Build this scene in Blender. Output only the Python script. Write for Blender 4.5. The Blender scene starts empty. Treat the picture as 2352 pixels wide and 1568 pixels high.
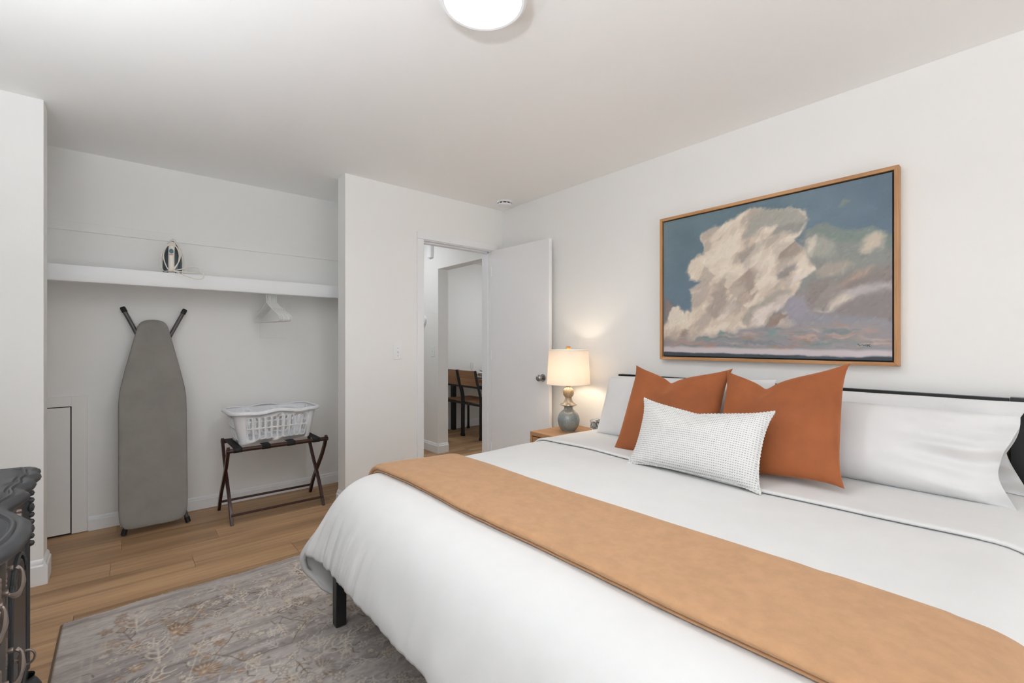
import bpy, bmesh, math, random
import numpy as np
from mathutils import Vector, Matrix
random.seed(4)
RNG = np.random.default_rng(7)
R = math.radians
PI = math.pi
SC = bpy.context.scene
COL = SC.collection

# ------------------------------------------------------------------ camera
# axes: +y runs along the bed wall towards the door wall, +x along the door wall
cam_d = bpy.data.cameras.new('camera')
cam = bpy.data.objects.new('camera', cam_d)
COL.objects.link(cam)
cam.location = (0, 0, 1.205)
cam.rotation_euler = (R(90), 0, R(-40.48))
cam_d.sensor_width = 36.0
cam_d.lens = 36.0 * 1045.0 / 2352.0
cam_d.shift_y = 3.0 / 2352.0
cam_d.clip_start = 0.02
SC.camera = cam

# ------------------------------------------------------------------ light
SC.view_settings.view_transform = 'Standard'
SC.view_settings.look = 'None'
SC.view_settings.gamma = 1.0
SC.view_settings.use_curve_mapping = False
SC.view_settings.exposure = 0.01
SC.cycles.use_denoising = True
SC.cycles.diffuse_bounces = 7
SC.cycles.max_bounces = 14
SC.cycles.sample_clamp_indirect = 6.0

world = bpy.data.worlds.new('sky')
SC.world = world
world.use_nodes = True
wn = world.node_tree.nodes
wn['Background'].inputs[0].default_value = (0.80, 0.88, 1.0, 1)
wn['Background'].inputs[1].default_value = 1.5


def area(name, loc, rot, sx, sy, power, color=(1, 1, 1)):
    d = bpy.data.lights.new(name, 'AREA')
    d.shape = 'RECTANGLE'
    d.size, d.size_y = sx, sy
    d.energy = power
    d.color = color
    o = bpy.data.objects.new(name, d)
    o.location = loc
    o.rotation_euler = rot
    COL.objects.link(o)
    return o


# added lamps in unseen openings behind the camera, standing in for daylight
area('added_door_daylight', (0.62, -2.66, 1.30), (R(105), 0, 0), 1.9, 1.4, 8, (0.98, 0.99, 1.0))
area('added_upward_fill', (0.62, -2.66, 0.34), (R(150), 0, 0), 1.9, 0.5, 30, (1.0, 0.99, 0.97))  # upward fill added to lift the ceiling
area('added_side_daylight', (-0.84, -0.25, 1.42), (R(115), 0, R(-90)), 1.1, 1.15, 6, (0.97, 0.985, 1.0))

# ------------------------------------------------------------------ helpers


def lin(c):
    out = []
    for v in c[:3]:
        v = v / 255.0
        out.append(v / 12.92 if v <= 0.04045 else ((v + 0.055) / 1.055) ** 2.4)
    return (out[0], out[1], out[2], 1.0)


def linnp(a):
    a = np.asarray(a, float) / 255.0
    return np.where(a <= 0.04045, a / 12.92, ((a + 0.055) / 1.055) ** 2.4)


class NT:
    """small wrapper around one material's node tree"""

    def __init__(self, name, base=(200, 200, 200), rough=0.6, metal=0.0, spec=0.5):
        self.m = bpy.data.materials.new(name)
        self.m.use_nodes = True
        self.t = self.m.node_tree
        self.b = self.t.nodes['Principled BSDF']
        self.b.inputs['Base Color'].default_value = lin(base)
        self.b.inputs['Roughness'].default_value = rough
        self.b.inputs['Metallic'].default_value = metal
        self.b.inputs['Specular IOR Level'].default_value = spec
        self._co = None

    def n(self, kind, **kw):
        nd = self.t.nodes.new(kind)
        for k, v in kw.items():
            if k in nd.inputs.keys():
                nd.inputs[k].default_value = v
            else:
                setattr(nd, k, v)
        return nd

    def l(self, a, b):
        self.t.links.new(a, b)

    def coord(self, kind='Object', scale=(1, 1, 1), rand=False):
        tc = self.n('ShaderNodeTexCoord')
        mp = self.n('ShaderNodeMapping')
        mp.inputs['Scale'].default_value = scale
        self.l(tc.outputs[kind], mp.inputs['Vector'])
        if rand:
            oi = self.n('ShaderNodeObjectInfo')
            mu = self.n('ShaderNodeVectorMath', operation='SCALE')
            mu.inputs[0].default_value = (31.0, 17.0, 23.0)
            self.l(oi.outputs['Random'], mu.inputs['Scale'])
            self.l(mu.outputs[0], mp.inputs['Location'])
        return mp.outputs['Vector']

    def noise(self, vec, scale, detail=3, rough=0.55, dist=0.0):
        nd = self.n('ShaderNodeTexNoise')
        nd.inputs['Scale'].default_value = scale
        nd.inputs['Detail'].default_value = detail
        nd.inputs['Roughness'].default_value = rough
        nd.inputs['Distortion'].default_value = dist
        if vec is not None:
            self.l(vec, nd.inputs['Vector'])
        return nd.outputs['Fac']

    def ramp(self, fac, stops):
        nd = self.n('ShaderNodeValToRGB')
        e = nd.color_ramp.elements
        while len(e) < len(stops):
            e.new(0.5)
        for i, (p, c) in enumerate(stops):
            e[i].position = p
            e[i].color = lin(c) if len(c) == 3 else c
        self.l(fac, nd.inputs['Fac'])
        return nd.outputs['Color']

    def mix(self, a, b, fac, mode='MIX'):
        nd = self.n('ShaderNodeMix', data_type='RGBA', blend_type=mode)
        for sock, v in ((nd.inputs[6], a), (nd.inputs[7], b)):
            if isinstance(v, tuple):
                sock.default_value = lin(v)
            else:
                self.l(v, sock)
        if isinstance(fac, float):
            nd.inputs[0].default_value = fac
        else:
            self.l(fac, nd.inputs[0])
        return nd.outputs[2]

    def color(self, out):
        self.l(out, self.b.inputs['Base Color'])

    def bump(self, fac, strength=0.2, dist=0.002):
        nd = self.n('ShaderNodeBump')
        nd.inputs['Strength'].default_value = strength
        nd.inputs['Distance'].default_value = dist
        self.l(fac, nd.inputs['Height'])
        self.l(nd.outputs['Normal'], self.b.inputs['Normal'])


def paint(name, c, rough=0.6, scale=160, strength=0.10, vary=0.0, spec=0.4):
    t = NT(name, c, rough, spec=spec)
    v = t.coord()
    t.bump(t.noise(v, scale, 2), strength, 0.002)
    if vary:
        lo = tuple(x * (1 - vary) for x in c)
        t.color(t.ramp(t.noise(v, 1.3, 2), [(0.3, lo), (0.7, c)]))
    return t.m


def wood(name, dark, light, axis=0, rough=0.5, freq=9.0, rand=True, bump=0.12, streak=0.5):
    t = NT(name, light, rough)
    s = [freq, freq, freq]
    s[axis] = freq * 0.055
    v = t.coord(scale=tuple(s), rand=rand)
    a = t.noise(v, 1.0, 5, 0.6, 0.6)
    s2 = [freq * 6, freq * 6, freq * 6]
    s2[axis] = freq * 0.25
    v2 = t.coord(scale=tuple(s2), rand=rand)
    b = t.noise(v2, 1.0, 3, 0.6)
    c1 = t.ramp(a, [(0.32, dark), (0.50, tuple((x + y) / 2 for x, y in zip(dark, light))), (0.66, light)])
    c2 = t.ramp(b, [(0.30, dark), (0.62, light)])
    t.color(t.mix(c1, c2, streak))
    t.bump(b, bump, 0.001)
    return t.m


def plain(name, c, rough=0.5, metal=0.0, spec=0.5, bump=0.04, scale=90):
    t = NT(name, c, rough, metal, spec)
    v = t.coord()
    n = t.noise(v, scale, 2)
    lo = tuple(x * 0.975 for x in c)
    t.color(t.ramp(n, [(0.3, lo), (0.7, c)]))
    t.bump(n, bump, 0.001)
    return t.m


def fabric(name, c, rough=0.85, sheen=0.2, scale=500, strength=0.12, vary=0.04, big=6.0, tint=None):
    t = NT(name, c, rough, spec=0.2)
    t.b.inputs['Sheen Weight'].default_value = sheen
    t.b.inputs['Sheen Roughness'].default_value = 0.5
    if tint:
        t.b.inputs['Sheen Tint'].default_value = lin(tint)
    v = t.coord()
    n = t.noise(v, scale, 2)
    w = t.noise(v, big, 4, 0.6)
    lo = tuple(x * (1 - vary) for x in c)
    t.color(t.ramp(w, [(0.35, lo), (0.65, c)]))
    t.bump(n, strength, 0.001)
    return t.m


M = {}
M['wall'] = paint('wall_paint', (241, 241, 239), 0.62, 150, 0.10)
M['ceil'] = paint('ceiling_paint', (250, 250, 249), 0.75, 120, 0.10)
M['trim'] = paint('trim_paint', (240, 242, 244), 0.38, 60, 0.03)
M['door'] = paint('door_paint', (240, 241, 243), 0.42, 70, 0.04)
M['floor'] = wood('floor_planks', (118, 88, 59), (197, 159, 119), 0, 0.5, 5.0, True, 0.10, 0.35)
M['gap'] = plain('floor_underlay', (52, 36, 24), 0.9)
M['white_cloth'] = fabric('white_cotton', (223, 223, 222), 0.85, 0.10, 420, 0.06, 0.015)
M['pillow_cloth'] = fabric('pillowcase_cotton', (223, 223, 223), 0.85, 0.10, 420, 0.05, 0.012)
M['blanket'] = fabric('tan_fleece', (178, 138, 103), 0.95, 0.3, 220, 0.5, 0.06, 26.0, (240, 215, 190))
M['rust'] = fabric('rust_velvet', (150, 86, 51), 0.75, 0.55, 600, 0.08, 0.12, 5.0, (225, 150, 105))
M['black'] = plain('black_metal', (22, 22, 24), 0.42, 0.0, 0.5)
M['headboard'] = plain('black_painted_steel', (20, 20, 22), 0.35)
M['dresser'] = plain('charcoal_paint', (54, 55, 58), 0.42, 0.0, 0.5, 0.03, 40)
M['pewter'] = plain('antique_copper', (158, 144, 136), 0.40, 0.8)
M['chrome'] = plain('brushed_nickel', (168, 168, 170), 0.25, 1.0)
M['rack'] = wood('mahogany', (32, 14, 10), (62, 28, 20), 0, 0.32, 12, True, 0.04)
M['strap'] = plain('black_webbing', (20, 20, 21), 0.8)
M['plastic'] = plain('white_plastic', (238, 240, 244), 0.35, 0.0, 0.5, 0.01)
M['ivory'] = plain('ivory_plastic', (236, 230, 220), 0.4, 0.0, 0.5, 0.01)
M['hanger'] = plain('white_hanger_plastic', (240, 240, 238), 0.4, 0.0, 0.5, 0.01)
M['iron_grey'] = plain('smoked_plastic', (62, 74, 82), 0.25)
M['iron_blue'] = plain('petrol_button', (52, 92, 110), 0.35)
M['red'] = plain('red_light', (120, 20, 22), 0.4)
M['steel'] = plain('soleplate_steel', (190, 188, 182), 0.25, 0.9)
M['board'] = fabric('grey_board_cover', (140, 136, 131), 0.9, 0.1, 700, 0.15, 0.05, 8.0)
M['tube'] = plain('grey_tube', (88, 84, 84), 0.4, 0.3)
M['rubber'] = plain('black_rubber', (24, 23, 23), 0.6)
M['oak'] = wood('oak_frame', (150, 104, 62), (196, 150, 104), 1, 0.5, 14, True, 0.08)
M['oakv'] = wood('oak_frame_upright', (150, 104, 62), (196, 150, 104), 2, 0.5, 14, True, 0.08)
M['nightstand'] = wood('nightstand_wood', (150, 108, 70), (184, 140, 98), 1, 0.5, 7, True, 0.05)
M['chairwood'] = wood('rustic_oak', (128, 88, 58), (178, 134, 98), 1, 0.55, 8, True, 0.06)
M['ceramic'] = plain('white_ceramic', (236, 236, 234), 0.15)
M['greyplate'] = plain('grey_stoneware', (120, 126, 128), 0.3)
M['dark'] = plain('dark_slot', (40, 40, 40), 0.8)
M['brown'] = wood('raw_plywood', (110, 78, 48), (150, 112, 74), 1, 0.7, 8)


def glass_mat():
    t = NT('clear_glass', (250, 250, 250), 0.02)
    t.b.inputs['Transmission Weight'].default_value = 1.0
    t.b.inputs['IOR'].default_value = 1.45
    v = t.coord()
    t.bump(t.noise(v, 8, 1), 0.01, 0.001)
    return t.m


M['glass'] = glass_mat()


def emit(name, c, s):
    t = NT(name, (250, 250, 250), 0.5)
    t.b.inputs['Emission Color'].default_value = lin(c)
    t.b.inputs['Emission Strength'].default_value = s
    return t.m


def children_off(p):
    v = Vector((0, 0, 0))
    while p is not None:
        v += p.location
        p = p.parent
    return v


class MB:
    """collects shapes in world (or local) coordinates and links them as ONE mesh object"""

    def __init__(self):
        self.v, self.f = [], []

    def add(self, vs, fs):
        k = len(self.v)
        self.v += [tuple(p) for p in vs]
        self.f += [tuple(i + k for i in f) for f in fs]
        return self

    def box(self, x0, x1, y0, y1, z0, z1):
        vs = [(x, y, z) for z in (z0, z1) for y in (y0, y1) for x in (x0, x1)]
        return self.add(vs, [(0, 2, 3, 1), (4, 5, 7, 6), (0, 1, 5, 4), (1, 3, 7, 5), (3, 2, 6, 7), (2, 0, 4, 6)])

    def grid(self, P, closed_u=False, closed_v=False, flip=False):
        """P: array (n, m, 3)"""
        n, m = P.shape[:2]
        idx = np.arange(n * m).reshape(n, m)
        fs = []
        a = idx if not closed_u else np.vstack([idx, idx[:1]])
        if closed_v:
            a = np.hstack([a, a[:, :1]])
        q = np.stack([a[:-1, :-1], a[:-1, 1:], a[1:, 1:], a[1:, :-1]], -1).reshape(-1, 4)
        if flip:
            q = q[:, ::-1]
        return self.add(P.reshape(-1, 3).tolist(), q.tolist())

    def tube(self, pts, r, seg=8, closed=False, caps=True, squash=None):
        pts = np.array(pts, float)
        n = len(pts)
        rr = np.full(n, r) if np.isscalar(r) else np.array(r, float)
        rings = []
        prev = None
        for i in range(n):
            if closed:
                d = pts[(i + 1) % n] - pts[i - 1]
            else:
                d = pts[min(i + 1, n - 1)] - pts[max(i - 1, 0)]
            d = d / (np.linalg.norm(d) + 1e-12)
            if prev is None:
                up = np.array([0, 0, 1.0]) if abs(d[2]) < 0.9 else np.array([1.0, 0, 0])
                a = np.cross(up, d)
            else:
                a = prev - d * np.dot(prev, d)
            a /= np.linalg.norm(a) + 1e-12
            b = np.cross(d, a)
            prev = a
            ph = np.arange(seg) * 2 * PI / seg
            k = squash or (1, 1)
            rings.append(pts[i] + rr[i] * (np.outer(np.cos(ph) * k[0], a) + np.outer(np.sin(ph) * k[1], b)))
        P = np.array(rings)
        base = len(self.v)
        self.grid(P, closed_u=closed, closed_v=True)
        if caps and not closed:
            self.f.append(tuple(base + i for i in range(seg))[::-1])
            self.f.append(tuple(base + (n - 1) * seg + i for i in range(seg)))
        return self

    def lathe(self, prof, c=(0, 0, 0), seg=32, axis=2):
        P = []
        for r, z in prof:
            ph = np.arange(seg) * 2 * PI / seg
            ring = np.stack([r * np.cos(ph), r * np.sin(ph), np.full(seg, z)], -1)
            if axis == 0:
                ring = ring[:, [2, 0, 1]]
            elif axis == 1:
                ring = ring[:, [1, 2, 0]]
            P.append(ring + np.array(c))
        return self.grid(np.array(P), closed_v=True, flip=True)

    def prism(self, outline, z0, z1, axis=2):
        """outline: 2-D polygon; extruded along axis"""
        n = len(outline)
        def mk(p, z):
            if axis == 2:
                return (p[0], p[1], z)
            if axis == 1:
                return (p[0], z, p[1])
            return (z, p[0], p[1])
        vs = [mk(p, z0) for p in outline] + [mk(p, z1) for p in outline]
        fs = [tuple(range(n))[::-1], tuple(range(n, 2 * n))]
        fs += [(i, (i + 1) % n, n + (i + 1) % n, n + i) for i in range(n)]
        return self.add(vs, fs)

    def build(self, name, mat, parent=None, org=None, smooth=True, bevel=0.0, angle=35, local=False, subsurf=0, solid=0.0, fix=True, merge=0.0):
        off = children_off(parent) if (parent is not None and not local) else Vector(org or (0, 0, 0))
        me = bpy.data.meshes.new(name)
        vv = np.array(self.v, float)
        if not local:
            vv = vv - np.array(off)
        me.from_pydata(vv.tolist(), [], self.f)
        if fix and len(self.f) < 200000:
            bm = bmesh.new()
            bm.from_mesh(me)
            if merge:
                bmesh.ops.remove_doubles(bm, verts=bm.verts, dist=merge)
            bmesh.ops.recalc_face_normals(bm, faces=bm.faces)
            bm.to_mesh(me)
            bm.free()
        if smooth:
            me.polygons.foreach_set('use_smooth', [True] * len(me.polygons))
            me.set_sharp_from_angle(angle=R(angle))
        me.materials.append(mat)
        o = bpy.data.objects.new(name, me)
        COL.objects.link(o)
        if parent is not None:
            o.parent = parent
        elif not local:
            o.location = off
        if solid:
            md = o.modifiers.new('solid', 'SOLIDIFY')
            md.thickness = solid
            md.offset = 0
        if bevel:
            md = o.modifiers.new('bevel', 'BEVEL')
            md.width = bevel
            md.segments = 2
            md.limit_method = 'ANGLE'
            md.angle_limit = R(40)
        if subsurf:
            md = o.modifiers.new('sub', 'SUBSURF')
            md.levels = md.render_levels = subsurf
        return o


def tag(o, label, cat, group=None):
    o['label'] = label
    o['category'] = cat
    if group:
        o['group'] = group
    return o


def thing(name, label, cat, loc=(0, 0, 0), rot=(0, 0, 0), group=None):
    o = bpy.data.objects.new(name, None)
    o.empty_display_size = 0.05
    COL.objects.link(o)
    o.location = loc
    o.rotation_euler = rot
    return tag(o, label, cat, group)


def struct(o):
    o['kind'] = 'structure'
    return o


def copy_tree(o, parent=None):
    c = o.copy()
    COL.objects.link(c)
    c.parent = parent
    for ch in o.children:
        copy_tree(ch, c)
    return c


def smooth_noise(n, m, cells, seed=0):
    """value noise on an n x m raster, about `cells` = (cy, cx) lattice cells"""
    rg = np.random.default_rng(seed)
    cy, cx = max(1, int(cells[0])), max(1, int(cells[1]))
    g = rg.random((cy + 2, cx + 2))
    y = np.linspace(0, cy, n, endpoint=False)
    x = np.linspace(0, cx, m, endpoint=False)
    iy, ix = y.astype(int), x.astype(int)
    fy, fx = (y - iy), (x - ix)
    fy = fy * fy * (3 - 2 * fy)
    fx = fx * fx * (3 - 2 * fx)
    a = g[iy][:, ix]
    b = g[iy][:, ix + 1]
    c = g[iy + 1][:, ix]
    d = g[iy + 1][:, ix + 1]
    fy, fx = fy[:, None], fx[None]
    return (a * (1 - fx) + b * fx) * (1 - fy) + (c * (1 - fx) + d * fx) * fy


def fbm(n, m, cells, seed=0, octv=4):
    out = np.zeros((n, m))
    amp, tot = 1.0, 0
    for k in range(octv):
        out += amp * smooth_noise(n, m, (cells[0] * 2 ** k, cells[1] * 2 ** k), seed + 13 * k)
        tot += amp
        amp *= 0.5
    return out / tot


def catmull(pts, n=8, closed=False):
    P = np.array(pts, float)
    m = len(P)
    out = []
    rng = range(m if closed else m - 1)
    for i in rng:
        if closed:
            p0, p1, p2, p3 = P[i - 1], P[i], P[(i + 1) % m], P[(i + 2) % m]
        else:
            p0, p1, p2, p3 = P[max(i - 1, 0)], P[i], P[i + 1], P[min(i + 2, m - 1)]
        for k in range(n):
            t = k / n
            out.append(0.5 * ((2 * p1) + (-p0 + p2) * t + (2 * p0 - 5 * p1 + 4 * p2 - p3) * t * t + (-p0 + 3 * p1 - 3 * p2 + p3) * t ** 3))
    if not closed:
        out.append(P[-1])
    return np.array(out)

# ------------------------------------------------------------------ the setting
H = 2.42
XB, YA, YC = 2.66, 3.258, 3.985           # bed wall, door wall, closet back
XL, YN = -0.78, -2.60                     # left wall, window wall
TH = 0.14

fl = struct(MB().box(-0.95, 5.2, -2.75, 6.2, -0.08, -0.006).build('floor', M['gap'], org=(0, 0, 0)))
PW = 0.175


def plank(x0, x1, y0, y1):
    g = 0.0006
    mb = MB()
    b = 0.0012
    xs, ys = (x0 + g, x1 - g), (y0 + g, y1 - g)
    vs = [(x, y, -0.006) for y in ys for x in xs] + [(x, y, -b) for y in ys for x in xs]
    vs += [(x, y, 0) for y in (ys[0] + b, ys[1] - b) for x in (xs[0] + b, xs[1] - b)]
    fs = [(0, 1, 5, 4), (1, 3, 7, 5), (3, 2, 6, 7), (2, 0, 4, 6), (4, 5, 9, 8), (5, 7, 11, 9), (7, 6, 10, 11), (6, 4, 8, 10), (8, 9, 11, 10)]
    mb.add(vs, fs)
    c = ((x0 + x1) / 2, (y0 + y1) / 2, 0)
    me_off = np.array(c)
    mb.v = [tuple(np.array(p) - me_off) for p in mb.v]
    o = mb.build('plank', M['floor'], local=True, smooth=False, fix=False)
    o.location = c
    o.parent = fl
    return o


joints = {2.615: -0.167, 2.79: 0.77, 2.965: 0.295, 3.14: -0.055, 3.315: 0.45, 3.49: -0.01, 3.665: 0.62}
rows = np.round(np.arange(2.615 - PW * 30, 6.15, PW), 4)
for k, y in enumerate(rows):
    x_lo, x_hi = (XL, XB) if y < YA + 0.05 else ((-0.95, 4.9) if y < YC else (1.55, 4.9))
    j = None
    for jy, jx in joints.items():
        if abs(jy - y) < 0.02:
            j = jx
    if j is None:
        j = random.uniform(-0.6, 0.6)
    a = j - 1.22 * math.ceil((j - x_lo) / 1.22)
    while a < x_hi:
        b = a + 1.22
        if min(b, x_hi) - max(a, x_lo) > 0.02:
            plank(max(a, x_lo), min(b, x_hi), y, y + PW)
        a = b

struct(MB().box(-0.95, 2.737, -2.75, 6.2, H, H + 0.08).build('ceiling', M['ceil']))
struct(MB().box(2.737, 5.2, 3.2, 6.2, 2.35, H + 0.08).build('ceiling', M['ceil']))

# door wall with the closet opening (no header) and the doorway
DX0, DX1, DZ = 1.832, 2.548, 2.045
wa = MB()
wa.box(-0.95, -0.3055, YA, YA + TH, 0, H)
wa.box(1.2086, DX0, YA, YA + TH, 0, H)
wa.box(DX0, DX1, YA, YA + TH, DZ, H)
wa.box(DX1, XB + 0.12, YA, YA + TH, 0, H)
struct(wa.build('wall_far', M['wall']))
struct(MB().box(XB, XB + 0.12, YN - 0.12, YA, 0, H).build('wall_right', M['wall']))
# left wall with an added window opening
wl = MB()
wl.box(XL - 0.12, XL, YN - 0.12, -0.85, 0, H)
wl.box(XL - 0.12, XL, 0.35, YA, 0, H)
wl.box(XL - 0.12, XL, -0.85, 0.35, 0, 0.8)
wl.box(XL - 0.12, XL, -0.85, 0.35, 2.05, H)
struct(wl.build('wall_left', M['wall']))
wnr = MB()
wnr.box(XL, -0.38, YN - 0.12, YN, 0, H)
wnr.box(1.62, XB, YN - 0.12, YN, 0, H)
wnr.box(-0.38, 1.62, YN - 0.12, YN, 2.05, H)
struct(wnr.build('wall_near', M['wall']))
# closet shell
struct(MB().box(-0.95, 1.55, YC, YC + 0.1, 0, H).build('wall_closet_back', M['wall']))
struct(MB().box(-0.95, -0.85, YA + TH, YC, 0, H).build('wall_closet_left', M['wall']))
struct(MB().box(1.45, 1.55, YA + TH, 6.0, 0, H).build('wall_closet_right', M['wall']))
# hall and dining room beyond the doorway
wh = MB()
wh.box(2.61, 2.737, 4.30, 6.0, 0, H)
wh.box(2.61, 2.737, YA + TH, 4.30, 2.012, H)
wh.box(2.61, 2.737, YA + TH, 3.50, 0, 2.012)
struct(wh.build('wall_hall_right', M['wall']))
struct(MB().box(1.45, 2.737, 6.0, 6.1, 0, H).build('wall_hall_far', M['wall']))
struct(MB().box(2.737, 5.0, 5.40, 5.5, 0, H).build('wall_dining_far', M['wall']))
struct(MB().box(4.9, 5.0, 3.3, 5.4, 0, H).build('wall_dining_right', M['wall']))
struct(MB().box(2.737, 5.0, 3.28, 3.398, 0, H).build('wall_dining_near', M['wall']))


def window(n, x0, x1, y0, y1, along, zb=0.8):
    w = thing('window_%d' % n, 'white sash window', 'window', ((x0 + x1) / 2, (y0 + y1) / 2, zb))
    for k in ('label', 'category'):
        del w[k]
    struct(w)
    mb = MB()
    f = 0.05
    if along == 'x':
        c = (y0 + y1) / 2 - 0.02
        a0, a1 = x0, x1
        bx = lambda p, q, z0, z1, t=0.02: mb.box(p, q, c - t, c + t, z0, z1)
    else:
        c = (x0 + x1) / 2 - 0.02
        a0, a1 = y0, y1
        bx = lambda p, q, z0, z1, t=0.02: mb.box(c - t, c + t, p, q, z0, z1)
    bx(a0, a0 + f, zb, 2.05)
    bx(a1 - f, a1, zb, 2.05)
    bx(a0 + f, a1 - f, zb, zb + 0.05)
    bx(a0 + f, a1 - f, 2.0, 2.05)
    bx(a0 + f, a1 - f, 1.40, 1.45)
    mb.build('window_frame', M['trim'], w)
    for z0, z1 in ((zb + 0.05, 1.40), (1.45, 2.0)):
        mb = MB()
        bx(a0 + f, a1 - f, z0, z1, 0.003)
        mb.build('pane', M['glass'], w)


window(1, -0.38, 1.62, YN - 0.12, YN - 0.02, 'x', 0.0)  # unseen glazed door, added as an opening for the fill lamps
window(2, XL - 0.12, XL - 0.02, -0.85, 0.35, 'y')  # unseen side window, added for its light


def base_run(mb, p, q, nrm, h=0.125, t=0.016):
    """baseboard from p to q (2-D), standing out along nrm, moulded top"""
    prof = [(0, 0), (t, 0), (t, h * 0.74), (t * 0.62, h * 0.80), (t * 0.62, h * 0.88), (t * 0.25, h * 0.97), (0, h)]
    n = len(prof)
    vs = []
    for (x, y) in (p, q):
        for d, z in prof:
            vs.append((x + nrm[0] * d, y + nrm[1] * d, z))
    fs = [tuple(range(n)), tuple(range(n, 2 * n))[::-1]]
    fs += [(i, (i + 1) % n, n + (i + 1) % n, n + i) for i in range(n)]
    mb.add(vs, fs)


b = MB()
base_run(b, (-0.78, YA), (-0.3055, YA), (0, -1))
base_run(b, (-0.3055, YA - 0.016), (-0.3055, YA + TH), (1, 0))
struct(b.build('baseboard_pillar', M['trim']))
b = MB()
base_run(b, (1.2086, YA), (1.774, YA), (0, -1))
base_run(b, (1.2086, YA - 0.016), (1.2086, YA + TH), (-1, 0))
struct(b.build('baseboard_far', M['trim']))
b = MB()
base_run(b, (-0.172, YC), (1.45, YC), (0, -1), 0.09, 0.013)
base_run(b, (1.45, YA + TH), (1.45, YC), (-1, 0), 0.09, 0.013)
struct(b.build('baseboard_closet', M['trim']))
b = MB()
base_run(b, (XB, YN), (XB, 3.2), (-1, 0))
struct(b.build('baseboard_right', M['trim']))
b = MB()
base_run(b, (2.61, 4.284), (2.61, 6.0), (-1, 0), 0.105)
base_run(b, (2.61, 4.30), (2.737, 4.30), (0, -1), 0.105)
base_run(b, (2.737, 5.40), (4.9, 5.40), (0, -1), 0.105)
struct(b.build('baseboard_hall', M['trim']))

# doorway casing, jamb and stop
c = MB()
cw, ct = 0.058, 0.014
for x0, x1 in ((DX0 - cw + 0.006, DX0 + 0.006), (DX1 - 0.006, DX1 + cw - 0.006)):
    c.box(x0, x1, YA - ct, YA, 0, DZ - 0.0065)
c.box(DX0 - cw + 0.006, DX1 + cw - 0.006, YA - ct - 0.001, YA, DZ - 0.006, DZ + cw - 0.006)
struct(c.build('trim_1', M['trim'], bevel=0.003))
c = MB()
jt = 0.012
c.box(DX0, DX0 + jt, YA, YA + TH, 0, DZ)
c.box(DX1 - jt, DX1, YA, YA + TH, 0, DZ)
c.box(DX0, DX1, YA, YA + TH, DZ - jt, DZ)
for x0, x1 in ((DX0 + jt, DX0 + jt + 0.01), (DX1 - jt - 0.01, DX1 - jt)):
    c.box(x0, x1, YA + 0.045, YA + 0.08, 0, DZ - jt)
c.box(DX0 + jt, DX1 - jt, YA + 0.045, YA + 0.08, DZ - jt - 0.01, DZ - jt)
struct(c.build('trim_2', M['trim'], bevel=0.001))
# latch strike plate on the jamb
o = MB().box(DX0 + jt - 0.001, DX0 + jt + 0.0015, YA + 0.004, YA + 0.03, 0.90, 0.965).build('strike_plate', M['chrome'], org=(DX0, YA, 0.9))
o.parent = bpy.data.objects['trim_2']
o.location = (DX0, YA, 0.9)

# open flush door swung to the bed wall
DW = 0.70
door = thing('door_1', 'door', 'door', (DX1 - 0.014, YA - 0.004, 0.006), (0, 0, R(2.6)))
for k in ('label', 'category'):
    del door[k]
struct(door)
# local: leaf runs along -y, face towards -x
MB().box(0, 0.035, -DW, 0, 0, 2.03).build('leaf', M['door'], door, local=True, bevel=0.0015)
kz, ky = 0.918, -DW + 0.062
kn = MB()
kn.lathe([(0, -0.001), (0.030, -0.001), (0.031, -0.004), (0.028, -0.010), (0.014, -0.013), (0.011, -0.024), (0.013, -0.030), (0.022, -0.036), (0.0265, -0.046), (0.0265, -0.054), (0.022, -0.063), (0.012, -0.068), (0, -0.069)], (0, ky, kz), 28, axis=0)
kn.build('door_knob', M['chrome'], door, local=True, angle=50)
kn = MB()
kn.lathe([(0, 0.036), (0.030, 0.036), (0.030, 0.042), (0, 0.044)], (0, ky, kz), 24, axis=0)
kn.build('knob_rosette', M['chrome'], door, local=True)
MB().box(0.006, 0.029, -DW - 0.0015, -DW + 0.001, kz - 0.028, kz + 0.028).build('latch_plate', M['chrome'], door, local=True)
for hz in (0.22, 1.05, 1.80):
    hb = MB()
    hb.tube([(-0.004, 0.0, hz), (-0.004, 0.0, hz + 0.085)], 0.006, 10)
    hb.build('hinge', M['trim'], door, local=True)

# closet fittings: cleat on the back wall, hanging shelf, access hatch, cover plate
struct(MB().box(-0.85, 1.45, YC - 0.012, YC, 1.912, 1.968).build('trim_3', M['wall'], bevel=0.002))
SY = 3.66
sh = thing('closet_shelf', 'thick white painted closet shelf above the hangers', 'shelf', (0.3, SY, 1.56))
MB().box(-0.85, 1.45, SY + 0.02, YC, 1.637, 1.657).build('shelf_board', M['trim'], sh, bevel=0.002)
f = MB()
pr = [(SY + 0.02, 1.562), (SY + 0.012, 1.560), (SY + 0.004, 1.564), (SY, 1.574), (SY, 1.651), (SY + 0.003, 1.657), (SY + 0.02, 1.657)]
f.prism(pr, -0.85, 1.45, axis=0)
f.build('fascia', M['trim'], sh)
f = MB()
f.tube([(-0.85, 3.72, 1.605), (1.45, 3.72, 1.605)], 0.016, 14)
f.build('hanging_rod', M['trim'], sh)
HX = -0.249
hatch = thing('access_hatch', 'small white painted plywood access hatch low in the closet wall', 'hatch', (-0.5, YC, 0))
MB().box(-0.75, HX - 0.006, YC - 0.014, YC, 0.012, 0.800).build('panel', M['wall'], hatch, bevel=0.001)
f = MB()
f.box(HX, HX + 0.072, YC - 0.016, YC, 0.006, 0.868)
f.box(-0.84, HX, YC - 0.016, YC, 0.806, 0.868)
f.build('frame', M['wall'], hatch, bevel=0.0015)
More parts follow.
